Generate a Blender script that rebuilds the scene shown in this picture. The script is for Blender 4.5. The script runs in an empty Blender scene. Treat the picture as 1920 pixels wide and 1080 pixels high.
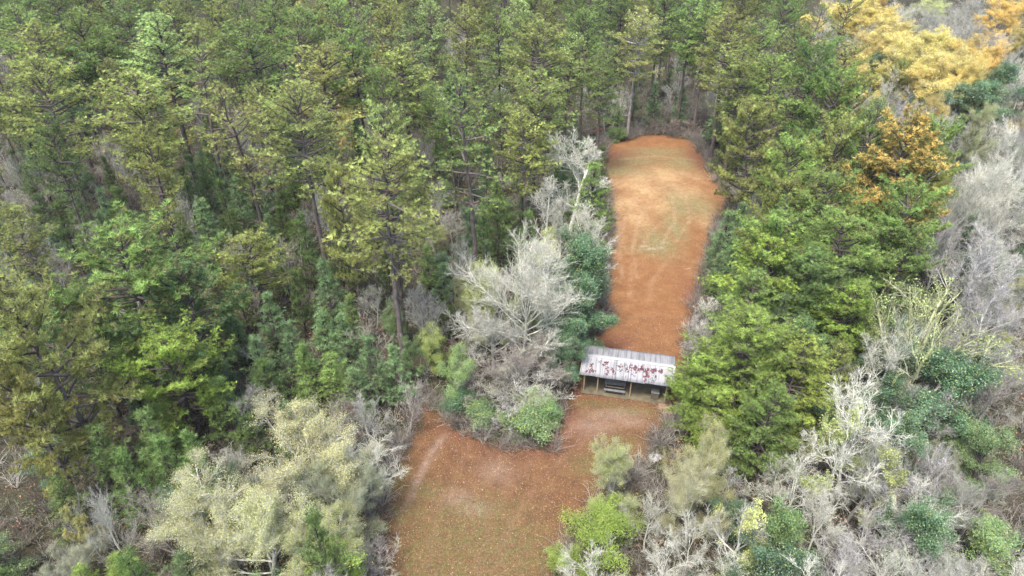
import bpy, math, random
import numpy as np
from mathutils import Vector

# ------------------------------------------------------------------ camera, sky, sun, exposure
R = math.radians
sc = bpy.context.scene
C = sc.collection
CAM_H = 44.0
PITCH = R(33.0)
FOC = 1280.0                     # focal length in photo pixels (24 mm on 36 mm)
cam_d = bpy.data.cameras.new("camera")
cam_d.lens = 24.0
cam_d.sensor_width = 36.0
cam_d.clip_start = 0.5
cam_d.clip_end = 5000.0
cam = bpy.data.objects.new("camera", cam_d)
cam.location = (0, 0, CAM_H)
cam.rotation_euler = (math.pi / 2 - PITCH, 0, 0)
C.objects.link(cam)
sc.camera = cam

SUN_EL, SUN_AZ = R(66), R(-150)       # azimuth from +Y, clockwise seen from above
world = bpy.data.worlds.new("World")
sc.world = world
world.use_nodes = True
wn = world.node_tree.nodes
wl = world.node_tree.links
bg = wn.get("Background") or wn.new("ShaderNodeBackground")
sky = wn.new("ShaderNodeTexSky")
sky.sky_type = 'NISHITA'
sky.sun_disc = False
sky.sun_elevation = SUN_EL
sky.sun_rotation = SUN_AZ
sky.air_density = 1.0
sky.dust_density = 4.0
sky.ozone_density = 1.0
wl.new(sky.outputs[0], bg.inputs[0])
bg.inputs[1].default_value = 0.15
sun_d = bpy.data.lights.new("sun", 'SUN')
sun_d.energy = 1.5
sun_d.angle = R(14)
sun_d.color = (1.0, 0.95, 0.87)
sun = bpy.data.objects.new("sun", sun_d)
sv = Vector((math.sin(SUN_AZ) * math.cos(SUN_EL), math.cos(SUN_AZ) * math.cos(SUN_EL), math.sin(SUN_EL)))
sun.rotation_euler = sv.to_track_quat('Z', 'Y').to_euler()
C.objects.link(sun)
sc.view_settings.view_transform = 'Standard'
sc.view_settings.look = 'None'
sc.view_settings.exposure = 2.03
sc.view_settings.gamma = 1.0
sc.cycles.max_bounces = 5
sc.cycles.diffuse_bounces = 4
sc.cycles.glossy_bounces = 1
sc.cycles.transmission_bounces = 3
sc.cycles.volume_bounces = 0
sc.cycles.use_denoising = True
sc.cycles.use_adaptive_sampling = False

# ------------------------------------------------------------------ helpers
def at(px, py, h=0.0):
    """photo pixel -> world point on the level plane z = h"""
    a = (px - 960.0) / FOC
    b = -(py - 540.0) / FOC
    dy = math.cos(PITCH) + b * math.sin(PITCH)
    dz = -math.sin(PITCH) + b * math.cos(PITCH)
    t = (CAM_H - h) / -dz
    return a * t, dy * t, t          # t = depth along the view

def to_px(x, y, z):
    cy, cz = y, z - CAM_H
    dep = cy * math.cos(PITCH) - cz * math.sin(PITCH)
    up = cy * math.sin(PITCH) + cz * math.cos(PITCH)
    return 960 + FOC * x / dep, 540 - FOC * up / dep, dep

def mesh_np(name, V, F, attrs=None, mat=None, smooth=False, mat_ids=None):
    me = bpy.data.meshes.new(name)
    V = np.ascontiguousarray(V, dtype=np.float32)
    F = np.ascontiguousarray(F, dtype=np.int32)
    n = F.shape[1]
    me.vertices.add(len(V)); me.vertices.foreach_set("co", V.ravel())
    me.loops.add(F.size); me.loops.foreach_set("vertex_index", F.ravel())
    me.polygons.add(len(F))
    me.polygons.foreach_set("loop_start", np.arange(0, F.size, n, dtype=np.int32))
    if smooth:
        me.polygons.foreach_set("use_smooth", np.ones(len(F), dtype=bool))
    for k, a in (attrs or {}).items():
        at_ = me.attributes.new(k, 'FLOAT', 'POINT')
        at_.data.foreach_set("value", np.ascontiguousarray(a, dtype=np.float32))
    if mat is not None:
        for m in (mat if isinstance(mat, (list, tuple)) else [mat]):
            me.materials.append(m)
    if mat_ids is not None:
        me.polygons.foreach_set("material_index", np.ascontiguousarray(mat_ids, dtype=np.int32))
    me.update(calc_edges=True)
    return me

def obj(name, me, parent=None, loc=None, color=None):
    o = bpy.data.objects.new(name, me)
    C.objects.link(o)
    if parent is not None: o.parent = parent
    if loc is not None: o.location = loc
    if color is not None: o.color = color
    return o

class Geo:
    def __init__(s): s.V = []; s.F = []; s.A = []; s.n = 0
    def add(s, V, F, a):
        s.V.append(V); s.F.append(F + s.n); s.A.append(a); s.n += len(V)
    def out(s):
        return np.concatenate(s.V), np.concatenate(s.F), np.concatenate(s.A)

def norm(v): return v / np.maximum(np.linalg.norm(v, axis=-1, keepdims=True), 1e-9)

def tubes(lines, rng, sides=(3, 5)):
    """lines: list of (pts (N,3), radii (N,)) -> triangles; thick ones get more sides"""
    g = Geo()
    groups = {}
    for p, r in lines:
        groups.setdefault((len(p), sides[1] if r[0] > 0.07 else sides[0]), []).append((p, r))
    for (N, S), L in groups.items():
        P = np.array([l[0] for l in L]); Rr = np.array([l[1] for l in L])
        M = len(P)
        T = np.empty_like(P)
        T[:, 1:-1] = P[:, 2:] - P[:, :-2]; T[:, 0] = P[:, 1] - P[:, 0]; T[:, -1] = P[:, -1] - P[:, -2]
        T = norm(T)
        ref = norm(rng.normal(size=(M, 1, 3)) + 0.01)
        U = norm(np.cross(T, ref)); W = np.cross(T, U)
        ang = np.arange(S) / S * 2 * np.pi
        ca, sa = np.cos(ang), np.sin(ang)
        V = P[:, :, None, :] + Rr[:, :, None, None] * (U[:, :, None, :] * ca[None, None, :, None] + W[:, :, None, :] * sa[None, None, :, None])
        idx = np.arange(M * N * S).reshape(M, N, S)
        a = idx[:, :-1]; b = idx[:, 1:]
        a2 = np.roll(a, -1, axis=2); b2 = np.roll(b, -1, axis=2)
        F = np.concatenate([np.stack([a, a2, b2], -1).reshape(-1, 3), np.stack([a, b2, b], -1).reshape(-1, 3)])
        A = np.repeat(rng.random(M), N * S)
        g.add(V.reshape(-1, 3), F, A)
    return g.out()

def scatter(tv, tf, pos, dirs, scale, rng, v=None, jit=0.0):
    """copy template (verts tv, faces tf, axis +Z) to pos with axis dirs; returns V, F, attr"""
    M = len(pos)
    Z = norm(dirs)
    ref = norm(rng.normal(size=(M, 3)))
    X = norm(np.cross(Z, ref)); Y = np.cross(Z, X)
    s = np.asarray(scale).reshape(-1, 1, 1) * np.ones((M, 1, 1))
    V = pos[:, None, :] + s * (tv[None, :, 0, None] * X[:, None, :] + tv[None, :, 1, None] * Y[:, None, :] + tv[None, :, 2, None] * Z[:, None, :])
    F = (tf[None] + (np.arange(M) * len(tv))[:, None, None]).reshape(-1, 3)
    if v is None: v = rng.random(M)
    A = np.repeat(v, len(tv))
    if jit:
        k = V.shape[0] * V.shape[1] // 3
        A = np.clip(A + np.repeat(rng.normal(scale=jit, size=k), 3)[:len(A)], 0, 1) if k * 3 == len(A) else A
    return V.reshape(-1, 3), F, A

def needle_tmpl(n, rng, w=0.085, spread=1.25):
    """pine tuft: n slim blades fanning up and out, length ~1"""
    V = []; F = []
    for i in range(n):
        th = rng.uniform(0.05, 1) ** 0.7 * spread
        ph = i * 2.399 + rng.uniform(-.3, .3)
        d = np.array([math.sin(th) * math.cos(ph), math.sin(th) * math.sin(ph), math.cos(th)])
        s = norm(np.cross(d, rng.normal(size=3)))
        L = rng.uniform(.75, 1.1)
        b = d * .08
        V += [b - s * w, b + s * w, d * L]
        F.append([3 * i, 3 * i + 1, 3 * i + 2])
    return np.array(V), np.array(F)

def leaf_tmpl(n, rng, size=0.3, up=0.6, flat=1.0, aspect=0.5):
    """cluster: n diamond leaves (two triangles, folded) in a unit ball"""
    V = []; F = []
    for i in range(n):
        c = rng.normal(size=3); c = c / np.linalg.norm(c) * rng.uniform(.25, 1) ** .6; c[2] *= flat
        nrm = norm(rng.normal(size=3) * (1 - up) + np.array([0, 0, up]) + c * .4)
        d = norm(np.cross(nrm, rng.normal(size=3)))
        s = np.cross(nrm, d)
        L = size * rng.uniform(.7, 1.2)
        V += [c - d * L * .5, c + s * L * aspect * .5 + nrm * L * .08, c + d * L * .5, c - s * L * aspect * .5 + nrm * L * .08]
        F += [[4 * i, 4 * i + 1, 4 * i + 2], [4 * i, 4 * i + 2, 4 * i + 3]]
    return np.array(V), np.array(F)

def polyline(p, d, L, n, rng, wander=.15, trop=0.0):
    pts = [p]
    st = L / n
    for i in range(n):
        d = d + rng.normal(size=3) * wander + np.array([0, 0, trop])
        d = d / np.linalg.norm(d)
        p = p + d * st
        pts.append(p)
    return np.array(pts), d

def around(d, ang, rng, roll=None):
    r = rng.normal(size=3)
    s = np.cross(d, r); s /= np.linalg.norm(s)
    return d * math.cos(ang) + s * math.sin(ang)

# ------------------------------------------------------------------ materials
def mat_new(name):
    m = bpy.data.materials.new(name); m.use_nodes = True
    nt = m.node_tree; nt.nodes.clear()
    return m, nt.nodes, nt.links

def foliage_mat(name, accent, rough=.6, transl=.3, spec=.3, lo=.5, hi=1.5, tip=(1.0, 1.0, .8)):
    m, N, L = mat_new(name)
    out = N.new("ShaderNodeOutputMaterial")
    oi = N.new("ShaderNodeObjectInfo")
    av = N.new("ShaderNodeAttribute"); av.attribute_name = "v"
    mr = N.new("ShaderNodeMapRange"); mr.inputs[3].default_value = lo; mr.inputs[4].default_value = hi
    L.new(av.outputs["Fac"], mr.inputs[0])
    tc = N.new("ShaderNodeTexCoord")
    nz = N.new("ShaderNodeTexNoise"); nz.inputs["Scale"].default_value = .55; nz.inputs["Detail"].default_value = 3
    L.new(tc.outputs["Object"], nz.inputs["Vector"])
    mr2 = N.new("ShaderNodeMapRange"); mr2.inputs[1].default_value = .3; mr2.inputs[2].default_value = .7
    mr2.inputs[3].default_value = .7; mr2.inputs[4].default_value = 1.3
    L.new(nz.outputs["Fac"], mr2.inputs[0])
    mul = N.new("ShaderNodeMath"); mul.operation = 'MULTIPLY'
    L.new(mr.outputs[0], mul.inputs[0]); L.new(mr2.outputs[0], mul.inputs[1])
    vm = N.new("ShaderNodeVectorMath"); vm.operation = 'SCALE'
    L.new(oi.outputs["Color"], vm.inputs[0]); L.new(mul.outputs[0], vm.inputs["Scale"])
    # accent leaves: share given by the object's alpha
    fr = N.new("ShaderNodeMath"); fr.operation = 'MULTIPLY'; fr.inputs[1].default_value = 7.31
    L.new(av.outputs["Fac"], fr.inputs[0])
    fc = N.new("ShaderNodeMath"); fc.operation = 'FRACT'; L.new(fr.outputs[0], fc.inputs[0])
    lt = N.new("ShaderNodeMath"); lt.operation = 'LESS_THAN'
    L.new(fc.outputs[0], lt.inputs[0]); L.new(oi.outputs["Alpha"], lt.inputs[1])
    mx = N.new("ShaderNodeMix"); mx.data_type = 'RGBA'
    L.new(lt.outputs[0], mx.inputs[0]); L.new(vm.outputs[0], mx.inputs[6]); mx.inputs[7].default_value = (*accent, 1)
    p = N.new("ShaderNodeBsdfPrincipled")
    p.inputs["Roughness"].default_value = rough
    p.inputs["Specular IOR Level"].default_value = spec
    L.new(mx.outputs[2], p.inputs["Base Color"])
    tr = N.new("ShaderNodeBsdfTranslucent"); L.new(mx.outputs[2], tr.inputs[0])
    ms = N.new("ShaderNodeMixShader"); ms.inputs[0].default_value = transl
    L.new(p.outputs[0], ms.inputs[1]); L.new(tr.outputs[0], ms.inputs[2])
    L.new(ms.outputs[0], out.inputs[0])
    return m

def bark_mat(name, rough=.9, patch=None, zscale=1.0):
    m, N, L = mat_new(name)
    out = N.new("ShaderNodeOutputMaterial")
    oi = N.new("ShaderNodeObjectInfo")
    tc = N.new("ShaderNodeTexCoord")
    mp = N.new("ShaderNodeMapping"); mp.inputs["Scale"].default_value = (3, 3, 3 * zscale)
    L.new(tc.outputs["Object"], mp.inputs[0])
    nz = N.new("ShaderNodeTexNoise"); nz.inputs["Scale"].default_value = 1.6; nz.inputs["Detail"].default_value = 6
    L.new(mp.outputs[0], nz.inputs["Vector"])
    av = N.new("ShaderNodeAttribute"); av.attribute_name = "v"
    mr = N.new("ShaderNodeMapRange"); mr.inputs[1].default_value = .3; mr.inputs[2].default_value = .7; mr.inputs[3].default_value = .55; mr.inputs[4].default_value = 1.4
    L.new(nz.outputs["Fac"], mr.inputs[0])
    mr2 = N.new("ShaderNodeMapRange"); mr2.inputs[3].default_value = .7; mr2.inputs[4].default_value = 1.25
    L.new(av.outputs["Fac"], mr2.inputs[0])
    mul = N.new("ShaderNodeMath"); mul.operation = 'MULTIPLY'
    L.new(mr.outputs[0], mul.inputs[0]); L.new(mr2.outputs[0], mul.inputs[1])
    vm = N.new("ShaderNodeVectorMath"); vm.operation = 'SCALE'
    L.new(oi.outputs["Color"], vm.inputs[0]); L.new(mul.outputs[0], vm.inputs["Scale"])
    col = vm.outputs[0]
    if patch:
        n2 = N.new("ShaderNodeTexNoise"); n2.inputs["Scale"].default_value = .9; n2.inputs["Detail"].default_value = 5
        L.new(tc.outputs["Object"], n2.inputs["Vector"])
        r2 = N.new("ShaderNodeMapRange"); r2.inputs[1].default_value = .5; r2.inputs[2].default_value = .62; r2.clamp = True
        r2.inputs[4].default_value = .6
        L.new(n2.outputs["Fac"], r2.inputs[0])
        mx = N.new("ShaderNodeMix"); mx.data_type = 'RGBA'
        L.new(r2.outputs[0], mx.inputs[0]); L.new(col, mx.inputs[6]); mx.inputs[7].default_value = (*patch, 1)
        col = mx.outputs[2]
    p = N.new("ShaderNodeBsdfPrincipled"); p.inputs["Roughness"].default_value = rough; p.inputs["Specular IOR Level"].default_value = .15
    L.new(col, p.inputs["Base Color"]); L.new(p.outputs[0], out.inputs[0])
    return m

M_PINE = foliage_mat("pine_needles", (.23, .22, .08), rough=.55, transl=.4, lo=.4, hi=1.75)
M_FEATHER = foliage_mat("feathery_needles", (.16, .20, .07), rough=.6, transl=.4, lo=.5, hi=1.5)
M_BROAD = foliage_mat("broad_leaves", (.26, .30, .07), rough=.32, transl=.2, spec=.5, lo=.55, hi=1.45)
M_SMALL = foliage_mat("small_leaves", (.34, .31, .13), rough=.7, transl=.4, lo=.65, hi=1.3)
M_BARK = bark_mat("pine_bark", patch=(.15, .115, .10), zscale=.35)
M_TWIG = bark_mat("lichen_bark", patch=(.34, .35, .25))
M_OAKL = foliage_mat('oak_leaves', (.17, .19, .06), rough=.6, transl=.4)
M_STEM = bark_mat("brush_stems")

# ------------------------------------------------------------------ tree generators: each returns (wood mesh, crown mesh or None, height, radius)
def make_pine(seed, h=22.0, Rc=4.6, z0=.5, tufts=1.0, dense=1.0, whorls=17, limbs=(3, 5), ts=.31, nneedle=12, shape='ovate', mat=None, bend=.25, tr=.24, wneedle=.085):
    rng = np.random.default_rng(seed)
    lines = []
    n = 14
    zz = np.linspace(0, h, n)
    bx = np.cumsum(rng.normal(scale=bend * .5, size=n)) * (zz / h); by = np.cumsum(rng.normal(scale=bend * .5, size=n)) * (zz / h)
    tp = np.stack([bx, by, zz], 1)
    rad = tr * (1 - zz / h) ** .75 + .025
    rad[0] *= 1.35
    lines.append((tp, rad))
    pos = []; dr = []; vs = []
    zs = np.linspace(z0 * h, h * .985, whorls) + rng.normal(scale=.25, size=whorls)
    for k, z in enumerate(zs):
        z = min(z, h * .99)
        t = (z - z0 * h) / (h * (1 - z0)); t = min(max(t, 0), 1)
        c = np.array([np.interp(z, zz, bx), np.interp(z, zz, by), z])
        if shape == 'ovate': prof = (1 - t ** 2.6) ** .62 * (.6 + .5 * min(t * 2.4, 1))
        elif shape == 'cone': prof = ((1 - t) ** .8 + .06) * rng.uniform(.7, 1.25)
        elif shape == 'flat': prof = (1 - t ** 3) ** .6 * (.5 + .6 * min(t * 2, 1))
        else: prof = (1 - t ** 2) ** .6
        nl = rng.integers(limbs[0], limbs[1] + 1)
        a0 = rng.uniform(0, 6.28)
        for j in range(nl):
            az = a0 + j * 6.283 / nl + rng.normal(scale=.35)
            L = Rc * prof * rng.uniform(.55, 1.18)
            if L < .35: L = .35
            el = R(-4 + 52 * t ** 1.3) + rng.normal(scale=.13)
            if shape == 'cone': el = R(12 + 45 * t) + rng.normal(scale=.1)
            d = np.array([math.cos(az) * math.cos(el), math.sin(az) * math.cos(el), math.sin(el)])
            pts, de = polyline(c, d, L, 6, rng, wander=.09, trop=.055)
            r0 = min(.02 + .021 * L, .12)
            lines.append((pts, np.linspace(r0, .015, 7)))
            # branchlets
            nb = max(2, int(L * 2.6 * dense))
            vl = rng.random()
            for b in range(nb):
                s = .28 + .72 * (b + rng.random()) / nb
                q = pts[0] * 0 + np.array([np.interp(s * 6, range(7), pts[:, i]) for i in range(3)])
                ld = norm(pts[min(int(s * 6) + 1, 6)] - pts[min(int(s * 6), 5)])
                side = np.cross(ld, [0, 0, 1]); side = norm(side) * (1 if b % 2 else -1)
                bd = norm(ld * rng.uniform(.4, 1.0) + side * rng.uniform(.4, 1.0) + np.array([0, 0, rng.uniform(-.05, .35)]))
                bl = (.35 + .34 * L * (1.08 - s)) * rng.uniform(.6, 1.15)
                bl = min(bl, 1.7)
                bp, bde = polyline(q, bd, bl, 3, rng, wander=.12, trop=.07)
                lines.append((bp, np.linspace(.018, .009, 4)))
                nt = max(2, int(bl * 5.8 * tufts))
                for u in range(nt):
                    f = (u + 1) / nt
                    w = np.array([np.interp(f * 3, range(4), bp[:, i]) for i in range(3)]) + rng.normal(scale=.13, size=3)
                    w[2] += abs(rng.normal(scale=.06))
                    pos.append(w); dr.append(norm(bde * .5 + rng.normal(scale=.45, size=3) + [0, 0, .7]))
                    vs.append(np.clip(.45 + .45 * (vl - .5) + rng.normal(scale=.22), 0, 1))
    # dead stubs on the bare trunk
    for k in range(7):
        z = rng.uniform(.5 * z0, z0) * h
        az = rng.uniform(0, 6.28)
        c = np.array([np.interp(z, zz, bx), np.interp(z, zz, by), z])
        pts, _ = polyline(c, np.array([math.cos(az), math.sin(az), rng.uniform(-.2, .3)]), rng.uniform(.4, 1.8), 6, rng, wander=.12)
        lines.append((pts, np.linspace(.03, .008, 7)))
    V, F, A = tubes(lines, rng, (3, 7))
    wood = mesh_np("pine_wood", V, F, {"v": A}, M_BARK, smooth=True)
    pos = np.array(pos); dr = np.array(dr); vs = np.array(vs)
    g = Geo()
    for i in range(4):
        tv, tf = needle_tmpl(nneedle, rng, w=wneedle)
        sel = np.arange(len(pos)) % 4 == i
        g.add(*scatter(tv, tf, pos[sel], dr[sel], ts * rng.uniform(.7, 1.25, sel.sum()), rng, vs[sel]))
    V, F, A = g.out()
    return wood, mesh_np("pine_crown", V, F, {"v": A}, mat or M_PINE), h, Rc

def skeleton(rng, h, Rc, limbs=7, n2=8, n3=7, n4=6, base=.12, z1=.5, r0=.2, up=.06, wander=.14, el=(10, 75), multi=1, leader=True, twig=1.0, spread2=.75):
    """rounded bare crown; returns lines per level"""
    L0, L1, L2, L3, L4 = [], [], [], [], []
    for m in range(multi):
        d0 = np.array([rng.normal(scale=.05), rng.normal(scale=.05), 1.0]) if multi == 1 else norm(np.array([math.cos(m * 6.28 / multi + .5) * .35, math.sin(m * 6.28 / multi + .5) * .35, 1]))
        tl = h * (z1 if multi == 1 else z1 * .9)
        tp, td = polyline(np.array([0, 0, 0.]) + (0 if multi == 1 else d0 * [.3, .3, 0]), norm(d0), tl, 7, rng, wander=.05)
        rr = r0 / math.sqrt(multi)
        L0.append((tp, np.linspace(rr * 1.2, rr * .6, 8)))
        for i in range(limbs):
            s = base + (1 - base) * ((i + .6) / limbs) ** .8
            q = np.array([np.interp(s * 7, range(8), tp[:, k]) for k in range(3)])
            az = i * 2.399 + rng.normal(scale=.3) + m
            e = R(el[0] + (el[1] - el[0]) * (i / max(limbs - 1, 1)) ** .9) + rng.normal(scale=.1)
            if leader and i == limbs - 1: e = R(85)
            d = np.array([math.cos(az) * math.cos(e), math.sin(az) * math.cos(e), math.sin(e)])
            # reach to the crown's ellipsoid (centre at .55h)
            cz = .5 * h
            o = q - np.array([0, 0, cz])
            A_ = (d[0] ** 2 + d[1] ** 2) / Rc ** 2 + d[2] ** 2 / (h - cz) ** 2
            B_ = 2 * ((o[0] * d[0] + o[1] * d[1]) / Rc ** 2 + o[2] * d[2] / (h - cz) ** 2)
            C_ = (o[0] ** 2 + o[1] ** 2) / Rc ** 2 + o[2] ** 2 / (h - cz) ** 2 - 1
            disc = max(B_ * B_ - 4 * A_ * C_, 0)
            ln = max((-B_ + math.sqrt(disc)) / (2 * A_), h * .15) * rng.uniform(.72, .95)
            lp, ld = polyline(q, d, ln, 7, rng, wander=wander * .8, trop=up)
            L1.append((lp, np.linspace(rr * .42, rr * .11, 8)))
            for j in range(n2):
                s2 = .22 + .78 * (j + rng.random() * .7) / n2
                q2 = np.array([np.interp(s2 * 7, range(8), lp[:, k]) for k in range(3)])
                dd = norm(lp[min(int(s2 * 7) + 1, 7)] - lp[min(int(s2 * 7), 6)])
                d2 = norm(around(dd, rng.uniform(.45, .95), rng) + [0, 0, .15])
                l2 = ln * rng.uniform(.28, .5) * (1.15 - .55 * s2) * spread2 * 1.35
                p2, dd2 = polyline(q2, d2, l2, 5, rng, wander=wander, trop=up)
                L2.append((p2, np.linspace(rr * .15, rr * .06, 6)))
                for k3 in range(n3):
                    s3 = .2 + .8 * (k3 + rng.random() * .7) / n3
                    q3 = np.array([np.interp(s3 * 5, range(6), p2[:, k]) for k in range(3)])
                    dd = norm(p2[min(int(s3 * 5) + 1, 5)] - p2[min(int(s3 * 5), 4)])
                    d3 = norm(around(dd, rng.uniform(.4, .9), rng) + [0, 0, .12])
                    l3 = max(l2 * rng.uniform(.3, .55), .35) * twig
                    p3, _ = polyline(q3, d3, l3, 3, rng, wander=wander * 1.1, trop=up)
                    L3.append((p3, np.linspace(max(rr * .075, .011), .008, 4)))
                    for k4 in range(n4):
                        s4 = .25 + .75 * (k4 + rng.random()) / n4
                        q4 = np.array([np.interp(s4 * 3, range(4), p3[:, k]) for k in range(3)])
                        d4 = norm(around(norm(p3[-1] - p3[0]), rng.uniform(.35, .85), rng) + [0, 0, .1])
                        l4 = rng.uniform(.3, .75) * twig * max(.5, min(l3, 1))
                        p4, _ = polyline(q4, d4, l4, 2, rng, wander=wander)
                        L4.append((p4, np.array([.0105, .009, .006])))
    return L0, L1, L2, L3, L4

def make_bare(seed, h=13., Rc=4.5, thick=1.0, leaf=0, lsize=.11, lmat=None, n_in=5, patchy=0.0, **kw):
    rng = np.random.default_rng(seed)
    LL = skeleton(rng, h, Rc, **kw)
    lines = [(p, np.maximum(r * thick, .006 * thick)) for L in LL for p, r in L]
    V, F, A = tubes(lines, rng, (3, 6))
    wood = mesh_np("bare_wood", V, F, {"v": A}, M_TWIG, smooth=True)
    crown = None
    if leaf:
        src = LL[4] if LL[4] else LL[3]
        ends = np.array([p[-1] for p, r in src] + [p[1] for p, r in src])
        if patchy:
            ph = rng.uniform(0, 6.28, 3)
            f = np.sin(ends[:, 0] * 1.1 + ph[0]) + np.sin(ends[:, 1] * 1.1 + ph[1]) + np.sin(ends[:, 2] * 1.1 + ph[2])
            ends = ends[f > patchy * 3 - 1.5]
        take = rng.random(len(ends)) < leaf
        ends = ends[take]
        g = Geo()
        for i in range(3):
            tv, tf = leaf_tmpl(n_in, rng, size=lsize / .3, up=.5, aspect=.55)
            sel = np.arange(len(ends)) % 3 == i
            g.add(*scatter(tv, tf, ends[sel], norm(rng.normal(size=(sel.sum(), 3)) * .6 + [0, 0, 1]), .3 * rng.uniform(.6, 1.3, sel.sum()), rng, None))
        V, F, A = g.out()
        crown = mesh_np("leafy_crown", V, F, {"v": A}, lmat or M_SMALL)
    return wood, crown, h, Rc

def make_broad(seed, h=11., Rc=4., n2=9, n3=8, nl=14, lsize=.2, csize=.5, mat=None, lobes=True, base=.05, twig=1.0, el=(2, 78), multi=1):
    rng = np.random.default_rng(seed)
    LL = skeleton(rng, h, Rc, limbs=11, n2=n2, n3=n3, n4=0, base=base, z1=.62, r0=.2, up=.03, el=el, twig=twig, multi=multi)
    lines = [(p, r) for L in LL for p, r in L]
    V, F, A = tubes(lines, rng, (3, 6))
    wood = mesh_np("broad_wood", V, F, {"v": A}, M_STEM, smooth=True)
    pos = []; dr = []; vs = []
    for p, r in LL[3]:
        vv = rng.random()
        for q in (p[-1], p[2]) if len(p) > 2 else (p[-1],):
            pos.append(q + rng.normal(scale=.12, size=3)); dr.append(norm(q - [0, 0, h * .4]) * .5 + [0, 0, .7]); vs.append(np.clip(.5 + .5 * (vv - .5) + rng.normal(scale=.18), 0, 1))
    pos = np.array(pos); dr = np.array(dr); vs = np.array(vs)
    pos[:, 2] = np.maximum(pos[:, 2], .25)
    g = Geo()
    for i in range(4):
        tv, tf = leaf_tmpl(nl, rng, size=lsize / csize, up=.55, flat=.75, aspect=.5)
        sel = np.arange(len(pos)) % 4 == i
        V, F, A = scatter(tv, tf, pos[sel], dr[sel], csize * rng.uniform(.7, 1.25, sel.sum()), rng, vs[sel])
        A = np.clip(A.reshape(-1, 4) + rng.normal(scale=.16, size=(len(A) // 4, 1)), 0, 1).ravel()
        g.add(V, F, A)
    V, F, A = g.out()
    return wood, mesh_np("broad_crown", V, F, {"v": A}, mat or M_BROAD), h, Rc
# ------------------------------------------------------------------ prototypes
PROTO = {}
def proto(kind, fn, n, **kw):
    PROTO[kind] = [fn(hash_seed(kind) + i * 17, **kw) for i in range(n)]
def hash_seed(s): return sum((i + 1) * ord(c) for i, c in enumerate(s)) % 9973
proto('pine', make_pine, 6)
proto('pine_open', make_pine, 3, whorls=12, z0=.42, tufts=.85, limbs=(2, 4), bend=.5)
proto('pine_broad', make_pine, 3, h=17., Rc=6.5, z0=.22, whorls=15, shape='flat', tufts=1.05, limbs=(3, 5), bend=.7, ts=.38)
proto('young_pine', make_pine, 4, h=8., Rc=2.1, z0=.1, whorls=15, limbs=(3, 5), shape='cone', ts=.42, tufts=.9, nneedle=14, tr=.09, bend=.08, mat=M_FEATHER, wneedle=.05)
proto('cedar', make_pine, 3, h=14., Rc=5., z0=.1, whorls=20, limbs=(4, 6), shape='dome', ts=.34, tufts=1.15, dense=1.15, nneedle=14, tr=.2, bend=.3, mat=M_FEATHER, wneedle=.06)
proto('bare', make_bare, 4, h=13., Rc=4.5, limbs=9, n2=10, n3=8, n4=7, base=.25, thick=.66)
proto('bare_big', make_bare, 2, h=14., Rc=6., limbs=19, n2=13, n3=10, n4=7, base=.12, r0=.26, thick=.62, el=(-15, 80), wander=.12)
proto('bare_tall', make_bare, 3, h=15., Rc=3., limbs=10, n2=9, n3=8, n4=6, base=.2, z1=.75, el=(45, 82), thick=.8)
proto('bare_stem', make_bare, 3, h=8., Rc=2.2, limbs=6, n2=6, n3=5, n4=3, base=.25, z1=.7, r0=.09, el=(30, 78))
proto('brush', make_bare, 4, h=3.4, Rc=1.9, limbs=4, n2=6, n3=5, n4=2, multi=4, base=.1, z1=.6, r0=.08, el=(30, 80), twig=.7)
proto('haze_bare', make_bare, 3, h=11., Rc=4.5, limbs=9, n2=9, n3=8, n4=8, base=.3, thick=.7, el=(25, 80))
proto('budding', make_bare, 3, h=11., Rc=4.5, limbs=10, n2=10, n3=8, n4=6, base=.2, leaf=.9, lsize=.07, n_in=8, thick=.9, el=(15, 80))
proto('patchy', make_bare, 3, h=10., Rc=4., limbs=9, n2=9, n3=7, n4=4, base=.15, leaf=.9, lsize=.15, n_in=6, patchy=.55, thick=.9)
proto('mossy_bare', make_bare, 2, h=13., Rc=6.5, limbs=10, n2=9, n3=6, n4=3, base=.1, r0=.36, thick=1.15, leaf=.3, lsize=.16, n_in=5, patchy=.5, el=(20, 80), z1=.4, twig=.8)
proto('golden', make_bare, 3, h=13., Rc=5., limbs=10, n2=9, n3=8, n4=5, base=.3, leaf=1.0, lsize=.12, n_in=10, thick=.8, el=(20, 82))
proto('autumn', make_pine, 2, h=17., Rc=6., z0=.35, whorls=17, shape='dome', tufts=1.5, dense=1.3, bend=.6, mat=M_OAKL, nneedle=10, wneedle=.16, ts=.33)
proto('broad', make_broad, 3, h=11., Rc=4., nl=18, lsize=.155)
proto('broad_big', make_broad, 2, h=12., Rc=6., n2=11, n3=9, nl=20, lsize=.16)
proto('holly', make_broad, 2, h=9., Rc=2.8, nl=20, lsize=.10, csize=.42)
proto('shrub', make_broad, 3, h=3., Rc=2.0, n2=6, n3=6, nl=20, lsize=.115, csize=.42, twig=.9)
proto('lime_bush', make_broad, 2, h=5., Rc=3.2, n2=9, n3=8, nl=16, lsize=.10, csize=.42, mat=M_SMALL, base=.02)

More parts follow.
